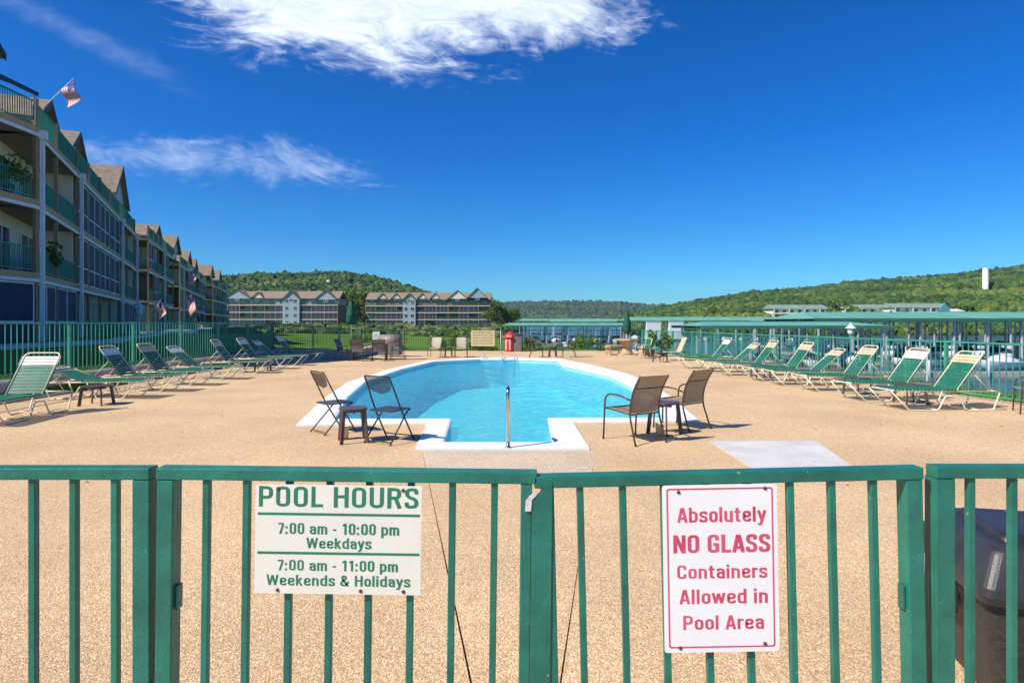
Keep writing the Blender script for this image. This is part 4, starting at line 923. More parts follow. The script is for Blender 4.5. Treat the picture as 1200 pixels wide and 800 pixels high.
def tree(name, label, x, y, z, h, r, seed, m=LEAF, n=1400, cat='tree', group=None, trunk=.28):
    t = thing(name, label, cat, (x, y, z), 0, group); g = random.Random(seed)
    mb = MB(); mb.tube([(0,0,-.3),(g.uniform(-.1,.1)*r,0,h*trunk),(g.uniform(-.15,.15)*r,g.uniform(-.1,.1)*r,h*.75)], [h*.03, h*.022, h*.006], 8); mb.build('trunk', BARK, t)
    cs, rs = [], []
    for k in range(5):
        a = g.uniform(0, 6.28); q = g.uniform(.2, .75)*r; zz = h*g.uniform(trunk+.1, .8)
        mb = MB(); mb.tube([(0,0,h*trunk*g.uniform(.8,1.3)), (q*.5*math.cos(a), q*.5*math.sin(a), zz*.85), (q*math.cos(a), q*math.sin(a), zz)], [h*.014, h*.009, h*.003], 5); mb.build('limb', BARK, t)
    for k in range(16):
        a = g.uniform(0, 6.28); zz = g.uniform(0, 1); prof = math.sin(math.pi*min(1, .18+zz*.82))**.7
        q = g.uniform(.15, .8)*r*prof; cs.append((q*math.cos(a), q*math.sin(a), h*(trunk+(1-trunk)*(.12+.78*zz)))); s_ = r*g.uniform(.26, .46); rs.append((s_, s_, s_*.8))
    V, F, ti = leaf_cloud(cs, rs, n, r*.055, seed); obj('crown', np_mesh('crown', V, F, m, ti), t); return t
def shrub(name, label, x, y, z, h, r, seed, m=LEAFB, n=700, cat='shrub', ry=None, leaf=.045):
    t = thing(name, label, cat, (x, y, z)); g = random.Random(seed)
    mb = MB()
    for k in range(5):
        a = g.uniform(0, 6.28); mb.tube([(0,0,-.05),(r*.5*math.cos(a), (ry or r)*.5*math.sin(a), h*.7)], [.015, .006], 5)
    mb.build('stem', BARK, t)
    cs = [(g.uniform(-.7,.7)*r, g.uniform(-.6,.6)*(ry or r), h*g.uniform(.25,.82)) for _ in range(12)]; rs = [(r*g.uniform(.25,.45), (ry or r)*g.uniform(.3,.5), h*g.uniform(.16,.28)) for _ in range(12)]
    V, F, ti = leaf_cloud(cs, rs, n, leaf, seed); V[:, 2] = np.maximum(V[:, 2], .02); obj('foliage', np_mesh('foliage', V, F, m, ti), t); return t
# shrubs along the far fence
shrub('shrub', 'bright green round bush behind the far fence, right of the grey bin', 4.4, 36.2, -.2, 1.15, 1.0, 11, n=1500)
shrub('shrub', 'dark green bush standing just right of the grey bin', 1.0, 34.6, -.1, .95, .45, 12, LEAF)
shrub('shrub', 'low grey green bush behind the low brown chairs', 2.0, 35.0, -.3, .55, .9, 13, LEAF)
shrub('shrub', 'yellow green hedge clump below the beige rules board', -1.7, 34.6, -.1, .55, 1.1, 14, n=1200)
shrub('shrub', 'leafy bush behind the left sand coloured chair', -4.3, 34.7, 0, .85, .55, 15)
shrub('shrub', 'leafy bush between the two sand coloured chairs', -3.2, 34.8, 0, 1.0, .6, 16)
shrub('shrub', 'tall leafy bush by the far fence left of the paper notice', -8.9, 35.8, .0, .95, .6, 17, LEAF)
shrub('shrub', 'yellow flowering bush left of the white paper notice', -9.6, 36.6, .0, 1.0, .5, 18)
shrub('shrub', 'low green bushes behind the stone table and umbrella', 5.6, 35.1, -.3, .75, .9, 19, LEAF)
t = thing('potted_plant', 'tall leafy plant in a dark pot by the green chair', 'plant', (6.55, 28.2, 0))
mb = MB(); mb.lathe([(.14,0),(.2,.3),(.22,.32),(.18,.32),(0,.28)], 14); mb.build('pot', BRONZE, t)
V, F, ti = leaf_cloud([(0,0,.65),(.1,0,.9),(-.12,.05,.55),(0,.05,1.1)], [(.26,.26,.25),(.2,.2,.22),(.2,.2,.2),(.14,.14,.2)], 420, .06, 5); obj('foliage', np_mesh('foliage', V, F, LEAFB, ti), t)
t = thing('potted_plant', 'blue green fern plant right of the tall potted plant', 'plant', (7.25, 28.4, 0))
mb = MB(); mb.lathe([(.14,0),(.2,.26),(.18,.28),(0,.25)], 14); mb.build('pot', BRONZE, t)
V, F, ti = leaf_cloud([(0,0,.6),(.25,0,.75),(-.2,.05,.55),(0,.05,.95)], [(.35,.3,.3),(.2,.2,.25),(.2,.2,.2),(.2,.14,.2)], 500, .05, 6); obj('foliage', np_mesh('foliage', V, F, LEAF, ti), t)

# grass blades at fence feet
def blades(name, pts, h, n, seed):
    g = np.random.default_rng(seed); P = pts(g, n); a = g.uniform(0, 6.28, n); hh = h*g.uniform(.5, 1.3, n); w_ = .006
    d = np.stack([np.cos(a), np.sin(a), np.zeros(n)], 1); lean = g.normal(size=(n, 3))*.25; lean[:, 2] = 1
    V = np.stack([P-d*w_, P+d*w_, P+lean*hh[:, None]], 1).reshape(-1, 3); F = np.arange(3*n).reshape(-1, 3)
    o = obj(name, np_mesh(name, V, F, LEAFB, np.repeat(g.uniform(.2, 1, n), 3))); o['kind'] = 'stuff'; return o
def pts_l(g, n):
    y = g.uniform(7, 26, n)
    x = -10.62-g.uniform(0, 1, n)**2*1.6; z = np.array([ground(a, b) for a, b in zip(x, y)]); return np.stack([x, y, z-.01], 1)
blades('grass_tufts', pts_l, .10, 9000, 1)
def pts_r(g, n):
    y = g.uniform(8.5, 30, n); x = 9.9-.113*(y-11.3)+.28+g.uniform(0, 1, n)**1.5*1.6; z = np.array([ground(a, b) for a, b in zip(x, y)]); return np.stack([x, y, z-.01], 1)
blades('grass_verge', pts_r, .10, 14000, 2)

g = np.random.default_rng(12); n = 150; lx = g.uniform(-9.8, 9, n); ly = g.uniform(3, 24, n)
kp = ~((lx > -4.6) & (lx < 3.9) & (ly > 7.2) & (ly < 27.5)); lx, ly = lx[kp], ly[kp]; n = len(lx); a = g.uniform(0, 6.28, n); sz_ = g.uniform(.012, .028, n)
base_ = np.array([(-1,0,.004),(0,-.5,.010),(1,0,.004),(0,.5,.013)])
P_ = np.stack([np.stack([lx+sz_*(np.cos(a)*b[0]-np.sin(a)*b[1]), ly+sz_*(np.sin(a)*b[0]+np.cos(a)*b[1]), np.full(n, b[2])], 1) for b in base_], 1).reshape(-1, 3)
o = obj('fallen_leaves', np_mesh('fallen_leaves', P_, np.arange(4*n).reshape(-1, 4), mat('dry_leaf', (.22,.12,.05), .8, .4, 20))); o['kind'] = 'stuff'
# ------------------------------------------------------------------ condominium buildings
def railing(mb, x0, x1, y, z, h=1.05, sp=.11, screen=False):
    mb.box(x0, x1, y-.03, y+.03, z+h-.05, z+h); mb.box(x0, x1, y-.02, y+.02, z+.10, z+.14)
    k = max(2, int((x1-x0)/sp))
    for i in range(1, k):
        x = x0+(x1-x0)*i/k; mb.box(x-.011, x+.011, y-.011, y+.011, z+.142, z+h-.052)
def window_part(t, x, y, z, w_, h_, grid=(2, 1), m=WTRIM, yface=None):
    mb = MB(); f_ = .07
    mb.box(-w_/2, w_/2, -.05, .02, -h_/2, -h_/2+f_); mb.box(-w_/2, w_/2, -.05, .02, h_/2-f_, h_/2)
    mb.box(-w_/2, -w_/2+f_, -.048, .02, -h_/2+f_, h_/2-f_); mb.box(w_/2-f_, w_/2, -.048, .02, -h_/2+f_, h_/2-f_)
    for i in range(1, grid[0]): xx = -w_/2+w_*i/grid[0]; mb.box(xx-.035, xx+.035, -.046, .02, -h_/2+f_, h_/2-f_)
    for i in range(1, grid[1]): zz = -h_/2+h_*i/grid[1]; mb.box(-w_/2+f_, w_/2-f_, -.044, .02, zz-.03, zz+.03)
    key = ('win', round(w_, 2), round(h_, 2), grid, m.name)
    if key not in SWAP:
        SWAP[key] = mb.mesh('window', m)
        pm = MB(); pm.box(-w_/2+f_, w_/2-f_, -.02, .0, -h_/2+f_, h_/2-f_); SWAP[key+('p',)] = pm.mesh('pane', GLASS)
    o = obj('window', SWAP[key], t, (x, y, z)); obj('pane', SWAP[key+('p',)], o); return o
def gable(t, x, w_, z0, zapex, y0, depth, face_m, win=True, over=.35, zbase=None):
    """gabled dormer / bay: front wall at y0 facing -y, roof running back"""
    zb = z0 if zbase is None else zbase
    mb = MB(); vs = [(x-w_/2,y0,zb),(x+w_/2,y0,zb),(x+w_/2,y0,z0),(x,y0,zapex-.12),(x-w_/2,y0,z0)]
    vs += [(a, y0+depth, c) for a, b, c in vs]; mb.add(vs, [(0,1,2,3,4),(9,8,7,6,5),(0,4,9,5),(1,6,7,2),(0,5,6,1)]); mb.build('gable_wall', face_m, t)
    rf = MB()
    for s_ in (-1, 1):
        sl = (zapex-z0)/(w_/2); ex = w_/2+over; ze = zapex-sl*ex; th = .18
        a = [(x, y0-over, zapex), (x+s_*ex, y0-over, ze), (x+s_*ex, y0+depth, ze), (x, y0+depth, zapex)]
        b = [(p[0], p[1], p[2]+th) for p in a]
        o_ = [(0,1,2,3),(7,6,5,4),(0,4,5,1),(1,5,6,2),(2,6,7,3),(3,7,4,0)]
        if s_ > 0: o_ = [f[::-1] for f in o_]
        rf.add(a+b, o_)
    ro = rf.build('gable_roof', SHINGLE, t)
    bb = MB()
    for s_ in (-1, 1):
        sl = (zapex-z0)/(w_/2); ex = w_/2+over; ze = zapex-sl*ex
        a = [(x, y0-over-.04, zapex-.06), (x+s_*(ex+.03), y0-over-.04, ze-.06), (x+s_*(ex+.03), y0-over-.04, ze+.20), (x, y0-over-.04, zapex+.20)]
        b = [(p[0], p[1]+.038, p[2]) for p in a]
        o_ = [(0,1,2,3),(7,6,5,4),(0,4,5,1),(1,5,6,2),(2,6,7,3),(3,7,4,0)]
        if s_ < 0: o_ = [f[::-1] for f in o_]
        bb.add(a+b, o_)
    bb.build('bargeboard', SHINGLED, ro)
    if win: window_part(t, x, y0-.02, z0-.55, min(1.8, w_*.45), 1.1)
def condo(name, label, p0, p1, base, bays, floors=4, fh=2.92, bal=2.2, depth=13, wall_m=SIDING, gables=(), roof=True, rise=4.3, postsolid=WOOD, detail=True, topset=3.4, dist_rail=.11, cornerposts=(), group=None, fullbays=(), toprail=True, blockbase=0, ridge_back=None, topwall_m=None, toph=2.5):
    d = Vector((p1[0]-p0[0], p1[1]-p0[1])); Ln = d.length; rz = math.atan2(d.y, d.x)
    t = thing(name, label, 'building', (p0[0], p0[1], base), rz, group)
    topz = fh*(floors-1); us = bays
    mb = MB(); mb.box(0, us[-1], bal, depth, -1, topz+.02); mb.build('wall', wall_m, t)
    mb = MB(); mb.box(.0, us[-1], topset, depth-.02, topz+.03, topz+toph); mb.build('top_storey_wall', topwall_m or wall_m, t)
    for k in range(1, floors):
        z = fh*k
        mb = MB(); mb.box(-.02, us[-1]+.02, .03, bal+ (topset-bal if k == floors-1 else 0)-.002, z-.20, z); mb.build('balcony_floor', CEIL, t)
        mb = MB(); mb.box(-.04, us[-1]+.04, -.03, .028, z-.32, z-.19); mb.build('fascia', TRIM, t)
        mb = MB(); mb.box(-.03, us[-1]+.03, -.01, .028, z-.188, z+.06); mb.build('rim_board', WOODL, t)
    mb = MB(); mb.box(-.05, us[-1]+.05, -.4, bal-.003, -.4, .02); mb.build('patio_slab', CONC, t)
    for i, u_ in enumerate(us):
        for k in range(floors):
            if k == floors-1 and not toprail: continue
            z0 = fh*k+.06 if k else 0; z1 = fh*(k+1)-.33 if k < floors-1 else fh*k+1.2
            wpost = .14 if detail else .2
            mb = MB(); mb.box(u_-wpost/2, u_+wpost/2, .03, .03+wpost, z0, z1); mb.build('post', postsolid, t)
        if u_ in cornerposts:
            mb = MB(); mb.box(u_-.08, u_+.08, -.20, -.05, 0, topz-.4); mb.build('downpipe', TRIM, t)
            mb = MB(); mb.box(u_-.16, u_+.16, -.28, -.045, topz-.395, topz-.05); mb.build('pipe_head', TRIM, t)
    if detail:
        for i in range(2, len(us), 2):
            for k in range(floors-1):
                mb = MB(); mb.box(us[i]-.07, us[i]+.07, .22, bal-.004, fh*k+.03, fh*(k+1)-.205); mb.build('partition_wall', wall_m, t)
    for i, (a, b) in enumerate(zip(us[:-1], us[1:])):
        for k in range(floors):
            z = fh*k; kind = bay_kind(name, label, i, k)
            if k == floors-1:
                if toprail:
                    mb = MB(); railing(mb, a+.09, b-.09, .11, z+.05, sp=dist_rail); mb.build('balcony_railing', GREENF, t)
                    if kind == 'screen':
                        mb = MB(); mb.box(a+.10, b-.10, .135, .145, z+.2, z+1.04); mb.build('privacy_screen', SCREENG, t)
                if (b-a) > 2.2: window_part(t, (a+b)/2, topset-.03, z+1.3, min(2.2, (b-a)*.6), 1.9)
                continue
            if kind == 'screen':
                n_ = max(1, round((b-a)/1.9))
                for q in range(n_):
                    xa = a+.09+(b-a-.18)*q/n_; xb = a+.09+(b-a-.18)*(q+1)/n_
                    mb = MB(); zl, zh = z+.08, z+fh-.34
                    for z_a, z_b in ((zl, zl+.07), (zh-.07, zh), (z+.98, z+1.05)): mb.box(xa, xb, .08, .13, z_a, z_b)
                    mb.box(xa, xa+.05, .078, .132, zl, zh); mb.box(xb-.05, xb, .078, .132, zl, zh)
                    f_ = mb.build('screen_frame', WOOD if 'apartment' in label else TRIM, t)
                    mb = MB(); mb.box(xa+.05, xb-.05, .1, .11, zl+.07, zh-.07); mb.build('screen', SCREEN, f_)
            else:
                if k > 0 or kind == 'rail':
                    mb = MB(); railing(mb, a+.09, b-.09, .11, z+.05 if k else z+.02, sp=dist_rail); mb.build('balcony_railing', GREENF, t)
                    if kind == 'privacy':
                        mb = MB(); mb.box(a+.10, b-.10, .135, .145, z+.2, z+1.04); mb.build('privacy_screen', SCREENG, t)
            if b-a > 1.2: window_part(t, (a+b)/2, bal-.03, z+1.12, min(2.4, (b-a)*.62), 2.1)
    if roof:
        ez = topz+toph-.05; yr = ridge_back or (topset+depth)/2; rzp = ez+rise*.62
        mb = MB(); x0, x1 = -.4, us[-1]+.4; ye = topset-.6; yb = depth+.6
        th = .2; vs = [(x0,ye,ez),(x1,ye,ez),(x1,yr,rzp),(x0,yr,rzp),(x0,yb,ez),(x1,yb,ez)]; vs += [(a_, b_, c_+th) for a_, b_, c_ in vs]
        mb.add(vs, [(0,3,2,1),(3,4,5,2),(6,7,8,9),(9,8,11,10),(0,1,7,6),(4,10,11,5),(1,2,8,7),(2,5,11,8),(0,6,9,3),(3,9,10,4)]); mb.build('main_roof', SHINGLE, t)
        mb = MB(); mb.box(x0-.02, x1+.02, ye-.05, ye-.003, ez-.06, ez+.24); mb.build('eaves_board', SHINGLED, t)
    for g_ in gables: gable(t, *g_)
    return t
def bay_kind(name, label, i, k):
    if 'nearest' in label:
        if i <= 1: return 'screen' if k == 0 else ('screen' if k == 3 and i == 1 else 'privacy')
        if 2 <= i <= 5: return 'screen' if k in (1, 2, 3) else 'rail'
        return 'screen' if k == 0 else 'privacy'
    if 'corner' in label: return 'screen' if k == 0 else 'rail'
    r_ = random.Random(hash((len(label), i, k)))
    if 'apartment' in label: return r_.choice(['screen', 'screen', 'privacy'])
    return r_.choice(['screen', 'privacy', 'rail'])
# A: corner wing and long slanting facade
condo('condominium', 'corner wing of the four storey condominium at the left frame edge', (-19.0, 2.0), (-19.0, 23.95), .62, [0, 4.4, 8.8, 13.2, 17.4, 21.95], gables=[(17.1, 6.2, 11.3, 14.6, .5, 6, SIDINGB)], cornerposts=(), wall_m=SIDING, depth=16, bal=1.65, topset=4.5, rise=3.6, toph=2.0)
usA = [0, 3.33, 7.65, 10.7, 14.4, 18.0, 22.4, 26.2, 31.0]
condo('condominium', 'nearest long wing of the condominium with blue screened balconies and gables', (-19.1, 24.1), (-32.7, 51.9), .62, usA, gables=[(6.2, 4.0, 10.4, 11.7, 1.2, 6, SIDINGB), (13.0, 4.2, 10.7, 12.1, 1.2, 6, SIDINGB), (28.0, 7.0, 11.0, 13.6, .9, 7, SIDINGB)], cornerposts=(0, 7.65, 22.4, 31.0), bal=1.65, topset=4.6, rise=3.2, toph=1.9)
condo('condominium', 'second condominium block beyond the blue screened wing', (-34.0, 56.0), (-40.9, 72.2), .75, [0, 3.2, 6.2, 9.4, 13.4, 17.6], gables=[(15, 5, 10.6, 12.0, 1.5, 6, SIDINGB)], rise=3.0, toph=2.1, topset=4.4, cornerposts=(9.4,), dist_rail=.14)
condo('condominium', 'third condominium block with orange wooden posts and flags', (-44.4, 80.0), (-60.0, 117.0), .7, [0, 3, 6.5, 10, 14, 18, 22.5, 27, 31.5, 36, 40.0], gables=[(5, 7, 11.0, 13.0, 1.2, 7, SIDINGB), (21, 6, 10.8, 12.6, 1.2, 6, SIDINGB), (32, 5, 10.8, 12.4, 1.2, 6, SIDINGB)], rise=3.4, toph=2.2, cornerposts=(3,), postsolid=WOODL, dist_rail=.18)
condo('condominium', 'fourth condominium block, farthest of the left row', (-61.0, 122.0), (-71.0, 150.0), .5, [0, 4, 8, 12, 16, 20, 25, 29.7], gables=[(6, 6, 11.0, 13.2, 1.2, 7, SIDINGB), (20, 6, 11, 13.2, 1.2, 6, SIDINGB)], dist_rail=.22)
# E and F, far blocks seen front on
E_ = condo('condominium', 'tan roofed apartment block behind the left umbrella, below the wooded hill', (-119.0, 250.0), (-73.0, 250.0), .1, [0, 5, 10, 15.5, 20, 24, 29.5, 35, 40.5, 46], fh=3.0, bal=1.8, dist_rail=.4, topset=1.9, wall_m=SIDF, gables=[(3.5, 12, 11.6, 15.4, 1.0, 8, SIDGF), (12, 5, 12.0, 14.2, 1.4, 6, SIDING), (26.7, 7, 11.4, 14.6, -.6, 10, SIDGF, True, .5, .0), (41, 9.5, 11.2, 14.9, .2, 10, SIDGF)], rise=5.5, detail=False, toprail=True, topwall_m=SIDGF)
F_ = condo('condominium', 'large apartment block in the centre distance beside the lake', (-64.2, 262.0), (-9.6, 262.0), .1, [0, 4.5, 9, 13.5, 17, 21.5, 26, 31, 36.2, 41, 45, 49.5, 54.6], fh=3.0, bal=1.8, dist_rail=.4, topset=1.9, wall_m=SIDF, gables=[(7, 4, 12.2, 14.3, 1.5, 6, SIDING), (13, 4, 12.2, 14.3, 1.5, 6, SIDING), (19.2, 5.5, 11.6, 14.2, -.6, 8, SIDGF, True, .5, .0), (24.5, 4, 12.2, 14.3, 1.5, 6, SIDING), (30.2, 4, 12.2, 14.3, 1.5, 6, SIDING), (40.3, 8.5, 12.0, 15.6, .2, 8, SIDING), (49.0, 8.5, 12.4, 16.6, -.2, 10, SIDGF)], rise=5.5, detail=False)
for t, x, w_ in ((E_, 26.7, 7), (F_, 19.2, 5.5)):
    for k in range(4):
        for q in (-.25, .25): window_part(t, x+q*w_, -.62, 1.5+3.0*k, 1.5, 1.6)
# awning and small things on the near balconies
t = thing('awning', 'dark green awning over the top balcony at the left edge', 'awning', (-18.9, 21.6, 9.4))
mb = MB(); mb.add([(-1.6,-2.4,1.9),(.25,-2.4,1.25),(.25,1.9,1.25),(-1.6,1.9,1.9)], [(0,1,2,3)]); mb.add([(.25,-2.4,1.25),(.25,1.9,1.25),(.25,1.9,1.08),(.25,-2.4,1.08)], [(0,1,2,3)])
o = mb.build('canopy', SHINGLED, t); sm = o.modifiers.new('thick', 'SOLIDIFY'); sm.thickness = .03
for y in (-2.3, 1.8):
    mb = MB(); mb.tube([(.2,y,0),(.2,y,1.2)], .03, 6); mb.build('pole', TRIM, t)
def flag(label, x, y, z, dx, dy, L_, sz, seed, hang=0.5):
    t = thing('flag', label, 'flag', (x, y, z), 0, 'flags on the condominium balconies'); tip = Vector((dx, dy, .75)).normalized()*L_
    mb = MB(); mb.tube([(0,0,0), tuple(tip)], .022, 6); mb.build('flagpole', WTRIM, t)
    mb = MB(); nx_, nz_ = 14, 13; g = random.Random(seed); vs = []
    P0 = tip*.97; P1 = tip*(.97-sz/L_)
    for i in range(nx_+1):
        for j in range(nz_+1):
            s_ = i/nx_; q = j/nz_; b = P0.lerp(P1, q); vs.append(tuple(b + Vector((dx*.45, dy*.45, -1)).normalized()*s_*sz*1.5*(1-.15*hang) + Vector((-dy, dx, 0))*.09*math.sin(s_*7+q*3+seed)))
    fs = []; mi = []
    for i in range(nx_):
        for j in range(nz_):
            a = i*(nz_+1)+j; fs.append((a, a+1, a+nz_+2, a+nz_+1)); mi.append(2 if (i < 6 and j < 7) else j % 2)
    mb.add(vs, fs, True); mb.mi = mi
    o = mb.build('cloth', [mat('flag_red', (.55,.02,.03), .7), mat('flag_white', (.78,.76,.76), .7), mat('flag_blue', (.02,.03,.22), .7)], t); sm = o.modifiers.new('thick', 'SOLIDIFY'); sm.thickness = .004
flag('striped flag blowing on a pole above the nearest condominium balcony', -19.1, 24.3, 10.3, .9, -.1, 1.8, .62, 1)
flag('striped flag low on the second condominium block above a white lamp', -34.6, 57.0, 2.6, .9, -.3, 2.0, 1.05, 2)
flag('pink striped flag high on the third block', -45.0, 81.5, 7.6, .9, -.3, 2.4, 1.25, 3)
flag('pink striped flag at mid height on the third block', -44.9, 81.0, 3.9, .9, -.3, 2.5, 1.6, 4)
flag('striped flag at ground level of the third block', -44.4, 82.0, 1.2, .9, -.3, 2.4, 1.3, 5)
for (x, y, z, lb, s_) in ((-19.3, 22.9, 6.5, 'leafy green plant on the third floor balcony at the left edge', .55), (-20.4, 26.2, 3.6, 'leafy green plant trailing over the balcony near the downpipe', .45), (-31.2, 47.5, 9.4, 'green plant on the top balcony under the big gable', .5)):
    t = thing('potted_plant', lb, 'plant', (x, y, z+.1)); mb = MB(); mb.lathe([(.14,0),(.2,.3),(0,.28)], 12); mb.build('pot', BRONZE, t)
    V, F, ti = leaf_cloud([(0,0,.8),(.2,0,1.1),(-.2,.1,.9),(0,.3,.7)], [(s_, s_, .4)]*4, 500, .07, 9); obj('foliage', np_mesh('foliage', V, F, LEAF, ti), t)
for (x, y, z, lb) in ((-20.3, 21.0, 3.62+2.5, 'dark ceiling fan on the second floor balcony at the left edge'), (-20.3, 21.0, 6.5+2.5, 'dark ceiling fan on the third floor balcony at the left edge')):
    t = thing('ceiling_fan', lb, 'ceiling fan', (x, y, z)); mb = MB(); mb.lathe([(.02,.35),(.02,.08),(.1,.06),(.1,-.02),(0,-.05)], 12); mb.build('motor', DARKP, t)
    for k in range(5):
        mb = MB(); mb.T = Matrix.Rotation(R(72*k), 4, 'Z'); mb.box(.1,.65,-.06,.06,0,.012); mb.build('blade', DARKP, t)
def lantern(label, x, y, z, h, s_=1.0, post_m=WTRIM):
    t = thing('lamp_post', label, 'lamp post', (x, y, z))
    mb = MB(); mb.lathe([(.06*s_,0),(.04*s_,.1),(.035*s_,h-.55*s_)], 10); mb.build('post', post_m, t)
    mb = MB(); mb.lathe([(.05*s_,h-.549*s_),(.13*s_,h-.45*s_),(.17*s_,h-.2*s_)], 8, smooth=False); mb.build('lantern_glass', WTRIM, t)
    mb = MB(); mb.lathe([(.26*s_,h-.198*s_),(.20*s_,h-.14*s_),(.07*s_,h-.02*s_),(.03*s_,h+.05*s_),(0,h+.1*s_)], 8, smooth=False); mb.build('lantern_cap', WTRIM, t)
lantern('white lantern lamp post behind the right fence among the loungers', 10.6, 18.7, -.6, 2.15, .62, GREENF)
lantern('white lantern lamp post on the lawn before the second condominium block', -30.0, 48.0, .75, 2.4, 2.0)
# path before the condominium
mb = MB(); mb.prism([(-16.6, -6), (-15.4, -6), (-15.8, 24), (-29.5, 54), (-42, 85), (-43.5, 85), (-31.2, 53), (-17.1, 25)], .2, .885); struct(mb.build('footpath', CONC))

# ------------------------------------------------------------------ embankment, rocks, trees, hills
t = thing('embankment_wall', 'long pale embankment wall below the central apartment block', 'wall')
for k in range(8):
    mb = MB(); mb.box(-33+4.0*k, -29.01+4.0*k, 103, 103.5, 0, .95+.01*(k % 2)); mb.build('wall_panel', CONC, t)
ico = bmesh.new(); bmesh.ops.create_icosphere(ico, subdivisions=2, radius=1); IV = np.array([v_.co[:] for v_ in ico.verts]); IF = np.array([[v_.index for v_ in f.verts] for f in ico.faces]); ico.free()
ico = bmesh.new(); bmesh.ops.create_icosphere(ico, subdivisions=1, radius=1); IV1 = np.array([v_.co[:] for v_ in ico.verts]); IF1 = np.array([[v_.index for v_ in f.verts] for f in ico.faces]); ico.free()
def lumps(name, P, S, m, seed, base=(IV, IF), jag=.3, tint=None, smooth=False):
    g = np.random.default_rng(seed); bv, bfc = base; n = len(P); nv = len(bv)
    jit = 1+g.normal(size=(n, nv))*jag*.5
    a = g.uniform(0, 6.28, n); ca, sa = np.cos(a), np.sin(a)
    B = bv[None]*jit[:, :, None]; x = B[..., 0]*ca[:, None]-B[..., 1]*sa[:, None]; y = B[..., 0]*sa[:, None]+B[..., 1]*ca[:, None]
    V = np.stack([x, y, B[..., 2]], 2)*S[:, None, :]+P[:, None, :]
    F = (bfc[None]+(np.arange(n)*nv)[:, None, None]).reshape(-1, 3)
    tn = (tint if tint is not None else g.uniform(0, 1, n)); tv = np.clip(tn[:, None]+g.normal(size=(n, nv))*.1, 0, 1).ravel()
    o = obj(name, np_mesh(name, V.reshape(-1, 3), F, m, tv, smooth)); o['kind'] = 'stuff'; return o
g = np.random.default_rng(5); n = 1500
px_ = g.uniform(-34, -1.5, n); py_ = g.uniform(68, 102.5, n); pz_ = np.array([ground(a, b) for a, b in zip(px_, py_)])
sz = g.uniform(.22, .6, n); lumps('riprap_rocks', np.stack([px_, py_, pz_+.05], 1), np.stack([sz*1.2, sz, sz*.7], 1), ROCK, 6, (IV1, IF1), .35)
n = 500; py_ = g.uniform(36, 68, n); px_ = np.array([shore(b) for b in py_])+g.uniform(-.3, 4, n); pz_ = np.array([ground(a, b) for a, b in zip(px_, py_)])
sz = g.uniform(.15, .45, n); lumps('shoreline_rocks', np.stack([px_, py_, pz_+.05], 1), np.stack([sz*1.2, sz, sz*.7], 1), ROCK, 8, (IV1, IF1), .35)

n = 420; g = np.random.default_rng(77); px_ = g.uniform(-36, -1, n); py_ = g.uniform(62, 102, n); pz_ = np.array([ground(a, b) for a, b in zip(px_, py_)])
sz = g.uniform(.25, .75, n); lumps('embankment_scrub', np.stack([px_, py_, pz_+.1], 1), np.stack([sz*1.3, sz, sz*.8], 1), WOODS, 9, (IV, IF), .4)
def hill(name, ridge, y0, y1, hump, m, n, crown, seed, xfun=None, back=200, tex=GRASS, ref=None, excl=()):
    """ridge: list of (px, height m) given at depth y1; terrain rises from y0 to y1"""
    rx = np.array([p[0] for p in ridge]); rh = np.array([p[1] for p in ridge])
    k = (y1 if ref is None else ref)/700
    RX = (rx-600)*k
    def H(x, y):
        xr = x*((y1 if ref is None else ref)/np.maximum(y, 1)); h = np.interp(xr, RX, rh)
        s_ = np.clip((y-y0)/(y1-y0), 0, 1); f_ = s_**.8
        b_ = np.clip((y-y1)/back, 0, 1)
        return -2.8+(h+2.8)*f_*(1-.5*b_)
    nu, nvv = 80, 26
    us_ = np.linspace(RX[0], RX[-1], nu); vs_ = np.concatenate([np.linspace(y0, y1, nvv-6), np.linspace(y1, y1+back, 7)[1:]])
    V = np.array([(u_*(y_/(y1 if ref is None else ref)), y_, float(H(u_*(y_/(y1 if ref is None else ref)), y_))-crown*.4) for y_ in vs_ for u_ in us_])
    F = np.array([(j*nu+i, j*nu+i+1, (j+1)*nu+i+1, (j+1)*nu+i) for j in range(len(vs_)-1) for i in range(nu-1)])
    struct(obj(name, np_mesh(name, V, F, tex, smooth=True)))
    g = np.random.default_rng(seed); yy = y0+(y1+back*.25-y0)*g.uniform(0, 1, n)**1.15; uu = g.uniform(RX[0], RX[-1], n); xx = uu*(yy/(y1 if ref is None else ref))
    keep = np.ones(n, bool)
    for (a, b, c, d_) in excl: keep &= ~((xx > a) & (xx < b) & (yy > c) & (yy < d_))
    xx, yy = xx[keep], yy[keep]; n = len(xx)
    hh = H(xx, yy); s_ = crown*g.uniform(.5, 1.35, n)*np.clip(yy/(.62*(y0+y1)), .5, 1.15)*np.where(yy < 262, .55, 1)
    P = np.stack([xx, yy, hh+s_*.15], 1); S = np.stack([s_*.62, s_*.62, s_*.72], 1)
    big = np.array([mnoise.noise(Vector((a/(crown*7), b/(crown*7), seed))) for a, b in zip(xx, yy)])
    tn = np.clip(.5+big*.8+g.normal(size=n)*.2 - .25*np.clip((yy-y0)/(y1-y0), 0, 1)+.12, 0, 1)
    lumps(name+'_trees', P, S, m, seed, (IV, IF), .34, tn)
def up(z_px, Y_): return 1.6+(378-z_px)*Y_/700
Yl = 520
hill('left_hill', [(90, up(348, Yl)), (200, up(337, Yl)), (255, up(331, Yl)), (300, up(328, Yl)), (360, up(326, Yl)), (400, up(325, Yl)), (440, up(331, Yl)), (470, up(339, Yl)), (500, up(349, Yl)), (540, up(356, Yl)), (580, up(364, Yl)), (606, up(380, Yl))], 300, Yl, 0, WOODS, 11000, 5.6, 21)
Yr = 760
